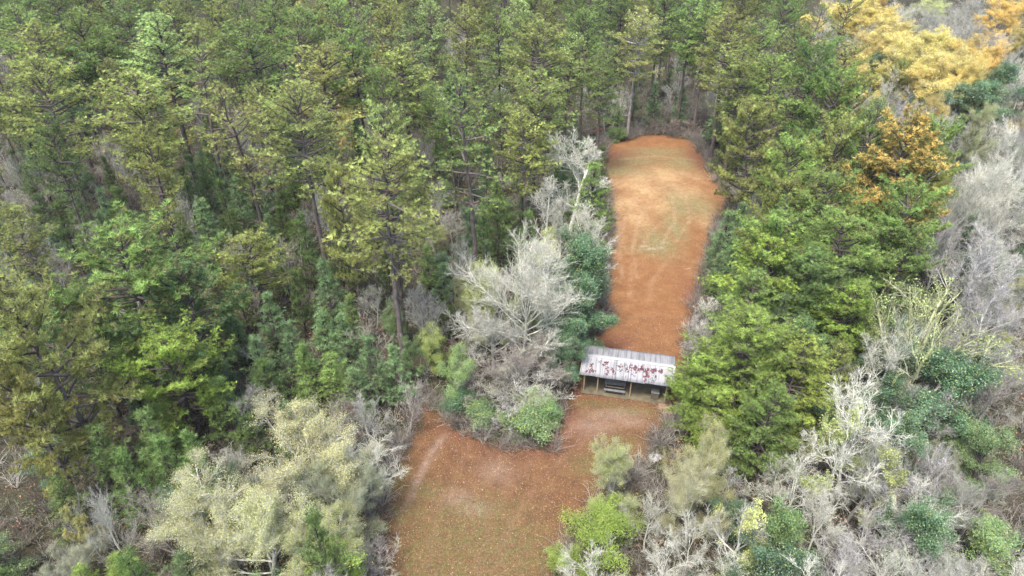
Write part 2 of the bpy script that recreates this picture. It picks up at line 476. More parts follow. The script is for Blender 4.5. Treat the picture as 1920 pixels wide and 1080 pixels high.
WOODC = {'pine': (.075, .064, .06), 'bare': (.33, .33, .295), 'grey': (.28, .27, .265), 'brown': (.17, .13, .115), 'white': (.54, .54, .46), 'yell': (.36, .38, .20), 'dark': (.06, .05, .045), 'mauve': (.36, .35, .345), 'pale': (.235, .21, .19)}
NAME = {'pine': 'pine_tree', 'pine_open': 'pine_tree', 'pine_broad': 'pine_tree', 'young_pine': 'young_pine', 'cedar': 'cedar_tree', 'bare': 'bare_tree', 'bare_big': 'bare_tree',
        'bare_tall': 'bare_tree', 'bare_stem': 'bare_sapling', 'brush': 'bare_shrub', 'haze_bare': 'bare_tree', 'budding': 'budding_tree', 'patchy': 'leafy_tree', 'mossy_bare': 'bare_tree',
        'golden': 'golden_tree', 'autumn': 'oak_tree', 'broad': 'evergreen_tree', 'broad_big': 'evergreen_tree', 'holly': 'evergreen_tree', 'shrub': 'evergreen_shrub', 'lime_bush': 'leafy_bush'}
WORD = {'pine_tree': ('tall pine', 'pine tree'), 'young_pine': ('young pine', 'young pine'), 'cedar_tree': ('feathery evergreen', 'cedar tree'), 'bare_tree': ('bare tree', 'bare tree'),
        'bare_sapling': ('bare sapling', 'sapling'), 'bare_shrub': ('bare brushy shrub', 'shrub'), 'budding_tree': ('fine-leaved tree', 'tree'), 'leafy_tree': ('half-bare leafy tree', 'tree'),
        'golden_tree': ('fuzzy autumn tree', 'tree'), 'oak_tree': ('oak', 'oak tree'), 'evergreen_tree': ('broadleaf evergreen', 'evergreen tree'), 'evergreen_shrub': ('leafy evergreen shrub', 'shrub'), 'leafy_bush': ('leafy bush', 'bush')}
# tints: (name, leaf colour, share of accent leaves)
TINT = {
 'G': ('green', (.135, .20, .055), 0.04),
 'DG': ('dark green', (.11, .17, .052), 0.03),
 'BG': ('blue-green', (.125, .195, .085), 0.02),
 'OL': ('olive', (.18, .21, .062), 0.1),
 'YG': ('yellow-green', (.20, .235, .070), 0.12),
 'LG': ('light green', (.19, .26, .09), 0.05),
 'GO': ('golden-green', (.225, .235, .075), 0.25),
 'OR': ('orange-brown', (.32, .225, .07), 0.25),
 'LI': ('lime green', (.185, .26, .052), 0.06),
 'ST': ('straw-coloured', (.325, .33, .165), 0.1),
 'PY': ('pale yellow-green', (.29, .32, .125), 0.08),
 'AU': ('golden orange', (.47, .33, .10), 0.12),
 'AY': ('golden yellow', (.45, .38, .125), 0.1),
 'HO': ('glossy dark', (.055, .105, .05), 0.02),
 'HG': ('mid green', (.088, .145, .055), 0.1),
 'GR': ('grey-green', (0.19, 0.22, 0.13), 0.05),
 'W': ('white-barked', None, 0),
 'B': ('grey', None, 0),
 'M': ('mauve-grey', None, 0),
 'BR': ('brown', None, 0),
 'Y': ('lichen-yellow', None, 0),
 'P': ('pale brown', None, 0),
}
WTINT = {'W': 'white', 'B': 'bare', 'M': 'mauve', 'BR': 'brown', 'Y': 'yell', 'P': 'pale'}

TREES = []
PLACED = []      # (x, y, r) of everything, for spacing
rngL = np.random.default_rng(7)
_count = {}
HERO = True     # trees placed one by one; False for the fill between them
def plant(kind, x, y, h, rad, tint, label=None, wood=None, group=None, proto_i=None):
    P = PROTO[kind]
    k = _count.get(kind, 0); _count[kind] = k + 1
    wm, cm, h0, r0 = P[(k if proto_i is None else proto_i) % len(P)]
    name = NAME[kind]
    root = bpy.data.objects.new(name, None)
    C.objects.link(root)
    root.empty_display_size = .5
    root.location = (x, y, 0)
    root.rotation_euler = (0, 0, rngL.uniform(0, 6.283))
    s = rad / r0; z = h / h0
    root.scale = (s, s, z)
    tn, col, al = TINT[tint]
    if wood is None:
        wood = 'pine' if kind in ('pine', 'pine_open', 'pine_broad', 'young_pine', 'cedar', 'autumn') else WTINT.get(tint, 'bare' if col and kind in ('budding', 'patchy', 'golden') else 'dark')
    wc = np.array(WOODC[wood]) * (.95 if wood in ('dark', 'pine') else .85) * rngL.uniform(.8, 1.2)
    obj('trunk', wm, root, color=(*wc, 1))
    if cm is not None:
        c = np.array(col if col else TINT['PY'][1]) * (1.34 if HERO else .98) * rngL.uniform(.82, 1.2) * (1 + rngL.normal(scale=.03, size=3))
        obj('crown', cm, root, color=(*np.clip(c, 0, 1), al * rngL.uniform(.5, 1.5)))
    TREES.append(dict(root=root, kind=kind, name=name, tint=tn, x=x, y=y, h=h, rad=rad, label=label, group=group))
    PLACED.append((x, y, rad, h))
    return root

def T(kind, px, py, h, w, tint, label=None, **kw):
    """crown top seen at photo pixel (px,py) on a tree h metres tall whose crown is w pixels wide"""
    x, y, d = at(px, py, h)
    return plant(kind, x, y, h, w * .5 / FOC * d * (1.14 if kind in ('pine', 'pine_open') else 1.08), tint, label, **kw)

# ---- tall pines of the left forest
T('pine', 60, 118, 23, 170, 'OL', 'olive pine with a pale leaning trunk near the upper left edge')
T('pine', 75, 48, 22, 130, 'OL'); T('pine', 20, 20, 22, 130, 'G'); T('pine', 150, 28, 23, 120, 'G'); T('pine', 235, 8, 22, 100, 'DG')
T('pine', 285, 36, 24, 160, 'LG', 'light green pine rising above its darker neighbours in the upper left forest')
T('pine_open', 348, 66, 24, 140, 'OL'); T('pine', 400, 8, 22, 110, 'OL'); T('pine', 120, 95, 19, 130, 'DG'); T('pine', 175, 60, 20, 110, 'G')
T('pine', 232, 142, 22, 185, 'YG', 'yellow-green pine with a dark straight trunk showing below its wide crown', proto_i=1)
T('pine', 468, 48, 23, 135, 'G'); T('pine_open', 432, 160, 22, 150, 'GO', 'golden-green pine with broken open crown and long bare trunk')
T('pine', 592, 92, 22, 165, 'GO', 'golden pine with dense tiered crown among green pines', proto_i=3)
T('pine', 552, 162, 23, 180, 'OL', 'olive pine with a long bare grey trunk below its crown')
T('pine', 660, 64, 23, 120, 'G', 'narrow pointed green pine beside the golden pine')
T('pine', 757, 92, 20, 135, 'YG', 'rounded yellow-green pine with its dark trunk showing through the crown')
T('pine', 730, 12, 22, 90, 'OL'); T('pine', 806, 8, 22, 90, 'LG'); T('pine', 640, 8, 22, 90, 'G'); T('pine', 560, 20, 21, 100, 'DG'); T('pine', 510, 0, 22, 90, 'G'); T('pine', 320, 0, 22, 90, 'OL')
T('pine', 935, 28, 22, 95, 'G'); T('pine', 870, 18, 22, 90, 'OL'); T('pine', 975, 5, 21, 90, 'LG')
T('pine', 1008, 48, 23, 145, 'YG', 'pale yellow-green pine, taller of two overlapping pines behind the clearing edge')
T('pine', 1002, 140, 21, 150, 'YG', 'pale yellow-green pine in front of a taller one by the clearing')
T('pine_open', 880, 148, 24, 185, 'G', 'large dull green pine with dark trunk and long side branches', proto_i=0)
T('pine', 985, 220, 18, 120, 'OL')
T('pine', 716, 205, 24, 150, 'LG', 'light green round-topped pine behind the big yellow-green pine')
T('pine', 712, 270, 23, 225, 'OL', 'big yellow-green pine with tiered branches and reddish lower trunk', proto_i=2)
T('pine_broad', 640, 330, 17, 130, 'OL'); T('pine', 20, 395, 15, 110, 'YG')
T('pine', 1100, 25, 22, 105, 'G'); plant('pine', 20.6, 117.2, 21.5, 5.2, 'YG', 'yellow-green pine with flat tiers and pale trunk at the far end of the clearing', wood='grey')
T('pine', 1065, 70, 20, 90, 'LG'); T('pine', 1255, -15, 22, 90, 'G'); T('pine', 1300, 5, 22, 90, 'DG')
T('pine', 1130, 100, 19, 90, 'G'); T('pine', 1235, 45, 15, 80, 'G')
# ---- right of the clearing
T('pine', 1378, 28, 23, 125, 'OL', 'olive pine with bare lower trunk behind the far right corner of the clearing')
T('pine', 1335, 10, 22, 100, 'G'); T('pine', 1432, 48, 21, 115, 'G'); T('pine_open', 1468, -6, 22, 90, 'DG', 'small dark green pine in front of the golden trees on the top edge')
T('pine_open', 1530, 12, 21, 75, 'G', 'slender green pine nearest the golden trees'); T('pine_broad', 1515, 88, 19, 150, 'DG', 'dark green broad pine in front of the golden trees')
T('pine_broad', 1565, 142, 17, 150, 'G'); T('pine', 1400, 95, 20, 130, 'OL'); T('pine', 1460, 110, 19, 110, 'G')
T('pine_broad', 1420, 205, 17, 165, 'YG', 'yellow-green pine leaning over the right edge of the clearing with dark trunk')
T('pine_broad', 1570, 226, 16, 150, 'YG'); T('pine', 1645, 195, 19, 85, 'DG'); T('pine_broad', 1500, 268, 15, 150, 'G'); T('pine_broad', 1610, 150, 16, 100, 'OL')
T('autumn', 1695, 232, 19, 230, 'OR', 'orange-brown oak rising among green pines on the right')
T('pine_broad', 1785, 236, 17, 115, 'G'); T('pine_broad', 1755, 290, 15, 130, 'OL'); T('pine_broad', 1640, 290, 14, 140, 'GO')
T('pine_broad', 1690, 348, 15, 200, 'G'); T('pine_broad', 1560, 330, 15, 190, 'G'); T('pine_broad', 1470, 350, 13, 150, 'OL')
T('pine_broad', 1480, 398, 14, 190, 'G'); T('pine_broad', 1610, 415, 14, 230, 'G', 'wide green pine in the middle of the right-hand thicket')
T('pine_broad', 1440, 455, 12, 190, 'LI'); T('cedar', 1530, 470, 12, 190, 'DG'); T('pine_broad', 1700, 430, 12, 140, 'DG')
T('cedar', 1420, 520, 10, 180, 'G'); T('cedar', 1600, 530, 10, 170, 'LI'); T('cedar', 1510, 600, 10.5, 150, 'HG')
T('cedar', 1410, 585, 12, 265, 'LI', 'big lime-green feathery evergreen right of the open shelter', proto_i=0)
T('cedar', 1500, 655, 10, 200, 'LI'); T('cedar', 1330, 670, 8, 130, 'LI'); T('cedar', 1455, 730, 9, 150, 'G'); T('cedar', 1570, 640, 8, 110, 'OL'); T('cedar', 1350, 740, 6, 110, 'LI')
# ---- near left
T('pine_broad', 215, 437, 17, 360, 'G', 'broad green pine with fluffy top, largest crown on the left', proto_i=0)
T('pine_broad', 330, 520, 14, 260, 'HG'); T('pine_broad', 310, 620, 12, 230, 'LI'); T('pine_broad', 460, 440, 11, 170, 'OL'); T('pine_broad', 130, 560, 13, 200, 'HG')
T('pine_broad', 35, 545, 19, 330, 'YG', 'golden-flecked pine with dark leaning trunk at the left edge', proto_i=2)
T('pine_broad', 25, 700, 14, 200, 'GO'); T('patchy', 135, 940, 6, 75, 'GO', 'small tree with golden leaves at the lower left', wood='grey')
T('young_pine', 215, 1050, 5, 110, 'LI', 'bright green pine top cut off by the bottom edge')
T('young_pine', 150, 1068, 5, 90, 'LI')
# ---- centre group
T('bare_big', 985, 440, 15, 290, 'W', 'large pale lichen-covered bare tree left of the open shelter', proto_i=1)
T('haze_bare', 925, 575, 8, 180, 'B'); T('haze_bare', 975, 640, 6.5, 210, 'P'); T('haze_bare', 1030, 620, 6.5, 130, 'P'); T('holly', 905, 520, 9, 75, 'YG'); T('brush', 1000, 700, 4, 150, 'B')
T('bare_tall', 1075, 246, 15, 135, 'W', 'tall white-barked bare tree at the left edge of the clearing')
T('bare_tall', 1020, 330, 12, 80, 'W', 'thin white bare tree with forked top beside the taller white tree')
T('bare', 1100, 370, 10, 120, 'W'); T('bare', 1055, 362, 10, 90, 'W'); T('bare', 1115, 430, 8, 90, 'W')
T('young_pine', 1112, 318, 10, 95, 'G', 'dense green young pine on the left rim of the clearing')
T('holly', 1065, 425, 10, 105, 'HO'); T('broad', 1100, 445, 11.5, 140, 'HO', 'glossy dark evergreen on the clearing edge behind the big bare tree')
T('broad', 1090, 525, 9.5, 140, 'HO'); T('broad', 1058, 600, 7, 100, 'HO'); T('holly', 1020, 432, 9, 70, 'PY'); T('holly', 900, 490, 8, 80, 'YG'); T('holly', 1062, 620, 6, 90, 'HO')
T('budding', 900, 500, 9, 90, 'PY'); T('shrub', 985, 770, 2.8, 105, 'HG', 'light green leafy shrub hanging over the leaf-strewn ground'); T('shrub', 1025, 760, 2.6, 70, 'HG'); T('holly', 1000, 730, 3.6, 80, 'GR')
T('holly', 852, 655, 6.5, 85, 'HG', 'fresh green small tree in front of the big bare tree'); T('shrub', 900, 760, 2.4, 80, 'HG'); T('shrub', 865, 735, 2.6, 70, 'HO'); T('brush', 880, 700, 4, 110, 'P'); T('brush', 960, 760, 3, 90, 'B'); T('holly', 810, 610, 6, 70, 'YG')
T('brush', 950, 720, 3.2, 110, 'B'); T('brush', 1050, 700, 2.8, 80, 'P'); T('haze_bare', 805, 555, 7, 90, 'B'); T('holly', 735, 350, 8, 60, 'HG')
# ---- bottom left pale trees
T('budding', 560, 790, 10, 280, 'ST', 'straw-coloured fuzzy tree, rearmost of the pale clump at lower left')
T('budding', 395, 885, 9, 260, 'ST', 'straw-coloured tree at the left end of the pale clump')
T('budding', 465, 945, 9, 260, 'ST', 'straw-coloured tree in front of the pale clump at lower left')
T('budding', 640, 870, 8, 190, 'GR'); T('budding', 585, 960, 7, 200, 'PY'); T('patchy', 640, 985, 6, 180, 'LI')
T('bare', 675, 800, 8, 170, 'W', 'white spreading bare tree at the left edge of the lower clearing'); T('bare_stem', 755, 690, 8, 70, 'P')
T('brush', 700, 1030, 3, 130, 'P'); T('brush', 640, 760, 5, 130, 'BR'); T('bare', 290, 930, 8, 160, 'P'); T('haze_bare', 460, 730, 6, 100, 'B')
# ---- bottom right
T('budding', 1160, 840, 7, 150, 'PY', 'pale yellow-green twiggy tree beside the white sheet')
T('lime_bush', 1130, 965, 5, 180, 'LI', 'bright lime-green rounded bush at the lower clearing edge', proto_i=0)
T('lime_bush', 1070, 1030, 3.4, 100, 'LI')
T('bare', 1110, 1030, 5.5, 150, 'W', 'white bare tree in front of the lime-green bush')
T('budding', 1335, 800, 10, 130, 'PY'); T('budding', 1320, 872, 9, 140, 'ST', 'pale upright tree with white stems below the lime evergreen')
T('patchy', 1395, 945, 8, 170, 'PY', 'yellow-leaved tree with pale branches at the bottom edge'); T('broad', 1485, 955, 7, 130, 'HG'); T('bare', 1505, 858, 8, 170, 'W', 'spreading pale bare tree in the lower right thicket')
T('bare', 1650, 705, 13, 230, 'W', 'tall white bare tree with fanning branches in the lower right'); T('patchy', 1600, 790, 9, 150, 'PY'); T('bare', 1700, 840, 9, 160, 'M')
T('patchy', 1645, 840, 8, 150, 'PY'); T('bare', 1740, 900, 8, 150, 'W'); T('bare', 1640, 960, 6.5, 150, 'M'); T('haze_bare', 1770, 1010, 6, 170, 'B')
T('broad_big', 1790, 655, 9.5, 250, 'HO', 'big glossy dark evergreen on the right with pale vines over it', proto_i=0)
T('broad', 1760, 935, 8, 150, 'HO'); T('broad', 1700, 770, 9, 130, 'HO'); T('haze_bare', 1875, 870, 8, 170, 'P'); T('holly', 1880, 810, 7, 120, 'HG'); T('broad', 1870, 980, 6, 140, 'HG')
T('mossy_bare', 1775, 530, 15, 340, 'Y', 'large yellow-lichened bare tree with thick forking limbs on the right', proto_i=0)
T('bare', 1690, 590, 12, 150, 'W'); T('haze_bare', 1860, 420, 13, 200, 'M'); T('haze_bare', 1800, 400, 12, 130, 'M'); T('bare', 1900, 500, 12, 170, 'M'); T('bare_big', 1890, 290, 13, 170, 'W')
T('haze_bare', 1725, 185, 13, 170, 'M', 'mauve-grey bare tree between golden trees and orange oak'); T('haze_bare', 1840, 225, 12, 120, 'ST')
T('bare', 1830, 330, 12, 130, 'B'); T('haze_bare', 1890, 215, 12, 110, 'W'); T('haze_bare', 1850, 590, 11, 150, 'B'); T('haze_bare', 1890, 690, 9, 130, 'P')
T('budding', 1830, 240, 11, 100, 'PY')
# ---- golden swamp trees, upper right
for px, py, w, t in ((1585, -5, 140, 'AY'), (1640, 5, 140, 'AY'), (1690, 42, 160, 'AY'), (1735, 58, 150, 'AY'), (1720, 92, 180, 'AY'), (1785, 96, 180, 'AY'), (1770, 66, 120, 'AY'), (1835, 78, 130, 'AU'), (1872, 84, 90, 'AU'), (1603, 110, 75, 'AY'), (1655, 62, 140, 'AY'), (1765, 112, 160, 'AY'), (1690, 78, 140, 'AY'), (1895, -5, 110, 'AU'), (1830, 115, 90, 'AY')):
    T('golden', px, py, 13, w, t)
for px, py, w, k, t in ((1640, 40, 90, 'haze_bare', 'ST'), (1600, 60, 90, 'haze_bare', 'W'), (1650, 95, 90, 'broad', 'HO'), (1680, 130, 60, 'bare', 'W'), (1690, 120, 70, 'pine_broad', 'OL'), (1790, 150, 130, 'broad', 'HO'), (1850, 145, 150, 'broad', 'HO'), (1900, 120, 110, 'broad', 'HO'),
                        (1740, 10, 120, 'haze_bare', 'B'), (1800, 20, 130, 'haze_bare', 'GR'), (1850, 40, 120, 'haze_bare', 'B'), (1880, 60, 90, 'haze_bare', 'M'), (1700, 0, 80, 'bare', 'W'), (1765, 40, 80, 'haze_bare', 'W'), (1890, 100, 60, 'haze_bare', 'M'), (1910, 250, 90, 'haze_bare', 'B'), (1750, -10, 100, 'budding', 'PY'), (1820, -8, 110, 'haze_bare', 'B')):
    T(k, px, py, 11, w, t if k != 'haze_bare' or t in WTINT else 'B')
T('golden', 545, 5, 14, 70, 'AY', 'pale golden tree peeking between pines at the top edge')

# ---- right rim of the upper field: young pines and brush
for px, py, h, w, t in ((1372, 190, 8, 75, 'BG'), (1350, 205, 6, 55, 'BG'), (1395, 385, 7, 70, 'BG'), (1365, 405, 6.5, 60, 'BG'), (1352, 440, 6, 55, 'BG'), (1385, 430, 6, 60, 'BG'), (1350, 480, 5, 50, 'BG'), (1375, 470, 5, 60, 'BG'), (1345, 515, 3.5, 45, 'G')):
    T('young_pine', px, py, h, w, t)
for px, py, h, w, t in ((1330, 560, 3, 60, 'W'), (1312, 600, 3, 60, 'M'), (1300, 640, 2.6, 60, 'M'), (1292, 690, 2.2, 60, 'P'), (1285, 760, 2.5, 60, 'M'), (1340, 600, 4, 70, 'W'),):
    T('brush', px, py, h, w, t)
# young pines in the gap left of centre
for px, py, h, w, t in ((605, 495, 9, 75, 'BG'), (600, 590, 7, 80, 'BG'), (640, 600, 7, 80, 'BG'), (690, 640, 7.5, 90, 'BG'), (735, 655, 6.5, 80, 'BG'), (655, 560, 7, 60, 'G'), (500, 560, 7, 70, 'BG'), (540, 610, 7, 80, 'BG'), (565, 650, 7, 80, 'G'),
                        (620, 670, 6.5, 90, 'G'), (660, 700, 5.5, 80, 'BG'), (480, 640, 7, 80, 'BG'), (375, 380, 9, 80, 'BG'), (440, 520, 7, 60, 'G'), (800, 470, 6, 60, 'G'), (830, 500, 5, 60, 'BG'), (520, 470, 6, 50, 'BG'), (180, 810, 8, 110, 'DG'),
                        (230, 860, 8, 110, 'DG'), (300, 830, 8, 100, 'DG'), (350, 820, 8, 100, 'DG'), (270, 780, 9, 100, 'DG'), (410, 720, 7, 90, 'DG'), (570, 740, 5, 70, 'G'), (930, 350, 9, 80, 'G'), (905, 390, 8, 60, 'DG'), (780, 130, 9, 70, 'BG'),
                        (850, 120, 10, 70, 'BG'), (840, 160, 9, 70, 'BG'), (1160, 205, 5, 40, 'DG'), (1280, 170, 7, 40, 'BG'), (1230, 160, 8, 40, 'BG'), (1145, 140, 10, 50, 'BG')):
    T('young_pine', px, py, h, w, t)

# ------------------------------------------------------------------ clearing outline (world metres)
def W(pts, h=0.0): return np.array([at(px, py, h)[:2] for px, py in pts])
CLEAR = W([(1140, 258), (1175, 262), (1200, 252), (1240, 252), (1300, 262), (1322, 290), (1345, 340), (1378, 372), (1345, 430), (1330, 500), (1312, 570), (1300, 620), (1292, 690), (1285, 760), (1245, 810),
           (1225, 860), (1150, 930), (1090, 1010), (1060, 1090), (1000, 1400), (650, 1400), (690, 1090), (700, 960), (735, 880), (770, 800), (790, 745), (850, 790), (930, 830), (1030, 835), (1060, 760), (1080, 700), (1100, 640), (1135, 600), (1130, 520), (1140, 440), (1140, 380), (1120, 320)])
def inside(P, poly):
    x, y = P[:, 0], P[:, 1]; c = np.zeros(len(P), bool); n = len(poly)
    for i in range(n):
        x0, y0 = poly[i]; x1, y1 = poly[(i + 1) % n]
        if y0 == y1: continue
        k = ((y0 > y) != (y1 > y)) & (x < (x1 - x0) * (y - y0) / (y1 - y0) + x0)
        c ^= k
    return c
def dist_poly(P, poly):
    d = np.full(len(P), 1e9); n = len(poly)
    for i in range(n):
        a = poly[i]; b = poly[(i + 1) % n]; ab = b - a
        t = np.clip(((P - a) @ ab) / max(ab @ ab, 1e-9), 0, 1)
        d = np.minimum(d, np.linalg.norm(P - (a + t[:, None] * ab), axis=1))
    return d
def sdf(P, poly): return np.where(inside(P, poly), 1, -1) * dist_poly(P, poly)

# ------------------------------------------------------------------ the forest between: filled in by habitat
rngF = np.random.default_rng(21)
def swamp(x, y):
    px, py, _ = to_px(x, y, 11.0)
    # right-hand bottomland of bare and golden trees
    return px > np.interp(py, [-200, 0, 200, 330, 480, 640, 760, 1100], [1440, 1505, 1650, 1790, 1740, 1620, 1560, 1290])
def fill(y0, y1, spacing, choose, margin=3.0, tries=9000, clear_margin=1.0, hfac=1.0, xm=7.0):
    pts = [(a, b) for a, b, r, h in PLACED if h > 0]
    n = 0
    cand = np.stack([rngF.uniform(-1, 1, tries), rngF.uniform(0, 1, tries)], 1)
    for u, v in cand:
        y = y0 + (y1 - y0) * v
        x = u * (.80 * y * 1.0 + xm)
        if sdf(np.array([[x, y]]), CLEAR)[0] > -clear_margin: continue
        if 4 < x < 18 and 45 < y < 56: continue
        if any((a - x) ** 2 + (b - y) ** 2 < (spacing) ** 2 for a, b in pts): continue
        r = choose(x, y)
        if r is None: continue
        k, h, rad, t = r
        px, py, _ = to_px(x, y, h)
        if py > 1130 or px < -140 or px > 2060: continue
        plant(k, x, y, h, rad, t)
        pts.append((x, y)); n += 1
    return n
def pick(opts):
    w = np.array([o[0] for o in opts], float); return opts[rngF.choice(len(opts), p=w / w.sum())][1:]
def far_mix(x, y):
    if swamp(x, y):
        k, a, b, ra, rb, t = pick([(5, 'haze_bare', 9, 13, 3.2, 4.8, 'B'), (3, 'haze_bare', 9, 13, 3, 4.5, 'M'), (3, 'bare', 9, 12, 3, 4.5, 'W'), (1, 'golden', 10, 13, 3, 4.5, 'AU'), (2, 'golden', 10, 13, 3, 4.5, 'AY'), (2, 'broad', 7, 10, 3, 4, 'HO'), (1, 'budding', 8, 11, 3, 4, 'PY')])
    else:
        k, a, b, ra, rb, t = pick([(5, 'pine', 18, 23, 4, 5.4, 'G'), (4, 'pine', 18, 23, 4, 5.4, 'OL'), (3, 'pine', 17, 22, 3.8, 5, 'DG'), (1.5, 'pine', 18, 22, 4, 5.2, 'YG'), (2, 'pine_open', 18, 23, 4, 5.2, 'LG'), (1.5, 'haze_bare', 9, 13, 2.5, 4, 'B'), (.7, 'golden', 9, 13, 2, 3, 'AY'), (.8, 'broad', 7, 9, 3, 4, 'HO')])
    return k, rngF.uniform(a, b), rngF.uniform(ra, rb), t
def mid_mix(x, y):
    if x > 0 and y < 42 and not swamp(x, y): return low_mix(x, y)
    if swamp(x, y):
        k, a, b, ra, rb, t = pick([(5, 'haze_bare', 6, 10, 2.2, 3.6, 'B'), (4, 'haze_bare', 6, 10, 2.2, 3.6, 'M'), (5, 'bare', 6, 11, 2.2, 3.8, 'W'), (6, 'broad', 4, 8, 2.2, 3.2, 'HO'), (3, 'brush', 2.5, 4, 1.5, 2.5, 'W'), (2.5, 'patchy', 4, 7, 2, 3, 'PY'), (2, 'budding', 4, 7, 2, 3, 'GR'), (1.2, 'holly', 4, 6, 1.6, 2.4, 'HG')])
    else:
        k, a, b, ra, rb, t = pick([(3.5, 'young_pine', 5, 10, 1.4, 2.3, 'BG'), (2.4, 'young_pine', 5, 10, 1.4, 2.3, 'DG'), (1.5, 'young_pine', 5, 9, 1.3, 2.2, 'G'), (3.5, 'bare_stem', 5, 9, 1.5, 2.6, 'P'), (3, 'haze_bare', 5, 9, 1.8, 3, 'B'), (2, 'holly', 3, 7, 1.4, 2.2, 'HO'), (1, 'holly', 3, 6, 1.3, 2.2, 'HG'), (2, 'brush', 2, 4, 1.2, 2.2, 'BR'), (1, 'patchy', 4, 7, 1.5, 2.5, 'PY')])
    return k, rngF.uniform(a, b), rngF.uniform(ra, rb), t
def low_mix(x, y):
    if x > 2 and rngF.random() < .25: return 'bare', rngF.uniform(4, 7), rngF.uniform(1.8, 2.8), 'W'
    k, a, b, ra, rb, t = pick([(2, 'haze_bare', 4, 7, 1.8, 3, 'B'), (5, 'holly', 3, 5, 1.6, 2.5, 'HO'), (3, 'holly', 3, 5, 1.6, 2.4, 'HG'), (2, 'brush', 2.5, 4, 1.5, 2.5, 'B'), (2, 'budding', 3, 5, 1.6, 2.4, 'GR'), (1, 'patchy', 3, 6, 1.6, 2.6, 'PY'), (2 if x < 0 else 0, 'young_pine', 4, 7, 1.3, 2, 'DG')])
    return k, rngF.uniform(a, b), rngF.uniform(ra, rb), t
def pine_fill(x, y):
    if swamp(x, y) or rngF.random() < .3: return None
    t = pick([(4, 'G'), (3, 'OL'), (2, 'DG'), (1, 'YG')])[0]
    if x > 0: return 'pine_broad', rngF.uniform(11, 15), rngF.uniform(3, 4.5), t
    return 'pine', rngF.uniform(16, 21), rngF.uniform(2.8, 3.8), t
HERO = False
for px, py in ((1230, 852), (1235, 885), (1240, 920), (1248, 950)):      # open ground around the white sheet
    x_, y_, _ = at(px, py); PLACED.append((x_, y_, 1.5, 1.0))
n1 = fill(104, 200, 8.3, far_mix, tries=4200, clear_margin=4)
n2 = fill(62, 100, 6.8, pine_fill, tries=500, clear_margin=4)
n3 = fill(24, 102, 2.6, mid_mix, tries=7500, clear_margin=.8)
n4 = fill(102, 165, 4.2, mid_mix, tries=3000, clear_margin=.8)
n5 = fill(8, 30, 2.1, low_mix, tries=3000, clear_margin=.8, xm=22)
for t in TREES:
    s_ = sdf(np.array([[t['x'], t['y']]]), CLEAR)[0]
    if s_ > .6: print("IN CLEARING", t['kind'], [round(v) for v in to_px(t['x'], t['y'], t['h'])[:2]], round(s_, 1), t['h'])
print("TREES", len(TREES), n1, n2, n3)
cnt = {}
for t in TREES: cnt[t['name']] = cnt.get(t['name'], 0) + 1
print(cnt)

# ------------------------------------------------------------------ ground
def blob(P, px, py, rx, ry, ang=0.0, soft=1.0):
    """soft elliptical patch: centre by where it lies, radii in metres"""
    x, y, _ = at(px, py)
    dx, dy = P[:, 0] - x, P[:, 1] - y
    c, s = math.cos(ang), math.sin(ang)
    u, v = (dx * c + dy * s) / rx, (-dx * s + dy * c) / ry
    return np.exp(-(u * u + v * v) * 1.2 / soft)
def sm(x, a, b):
    t = np.clip((x - a) / (b - a), 0, 1); return t * t * (3 - 2 * t)
def axis(segs):
    out = [np.arange(a, b, s) for a, b, s in segs]
    return np.concatenate(out)
gx = axis([(-1500, -200, 100), (-200, -60, 10), (-60, -14, 1.5), (-14, 45, .3), (45, 100, 2), (100, 200, 10), (200, 1501, 100)])
gy = axis([(-400, -20, 40), (-20, 18, 2), (18, 125, .3), (125, 200, 3), (200, 400, 20), (400, 3001, 100)])
GX, GY = np.meshgrid(gx, gy)
P = np.stack([GX.ravel(), GY.ravel()], 1)
def vnoise(P, s, seed):
    r = np.random.default_rng(seed); z = np.zeros(len(P))
    for i in range(7):
        a = r.uniform(0, 6.28); k = r.uniform(.6, 1.6) / s
        z += np.sin((P[:, 0] * math.cos(a) + P[:, 1] * math.sin(a)) * k * 6.28 + r.uniform(0, 6.28))
    return z / 4
near = (np.abs(P[:, 0]) < 210) & (P[:, 1] < 260)
Z = np.where(near, .10 * vnoise(P, 9, 3) + .05 * vnoise(P, 3, 4), 0)
sd = sdf(P, CLEAR) + .9 * vnoise(P, 4, 5) + .8 * vnoise(P, 1.5, 6)
clear = sm(sd, -1.6, 1.2)
upper = sm(P[:, 1], 50, 58)
orange = clear * upper * (1 - .35 * sm(P[:, 1], 92, 104) * 0)
sand = np.zeros(len(P)); grass = np.zeros(len(P)); pale = np.zeros(len(P)); dark = np.zeros(len(P))
for b in ((1235, 455, 2.6, 4.0), (1225, 468, 3.2, 1.3), (1265, 425, 1.6, 4.2), (1272, 385, 1.6, 5)): grass = np.maximum(grass, .9 * blob(P, *b))
for b in ((1190, 300, 6, 3), (1280, 305, 4, 3.5), (1160, 320, 5, 2.5), (1230, 285, 6, 2), (1300, 385, 3, 4)): grass = np.maximum(grass, .75 * blob(P, *b))
for b in ((1180, 390, 3.5, 7), (1200, 350, 5, 5), (1240, 330, 7, 4), (1230, 380, 3, 6), (1190, 410, 2.5, 4), (1270, 360, 4, 5), (1150, 430, 1.5, 5), (1320, 400, 2, 5)): pale = np.maximum(pale, .9 * blob(P, *b))
for b in ((1222, 467, .8, .3), (1238, 464, .5, .4), (1208, 462, .5, .3), (1245, 455, .4, .3)): sand = np.maximum(sand, .6 * (.6 + .5 * vnoise(P, .9, 9)) * blob(P, *b))
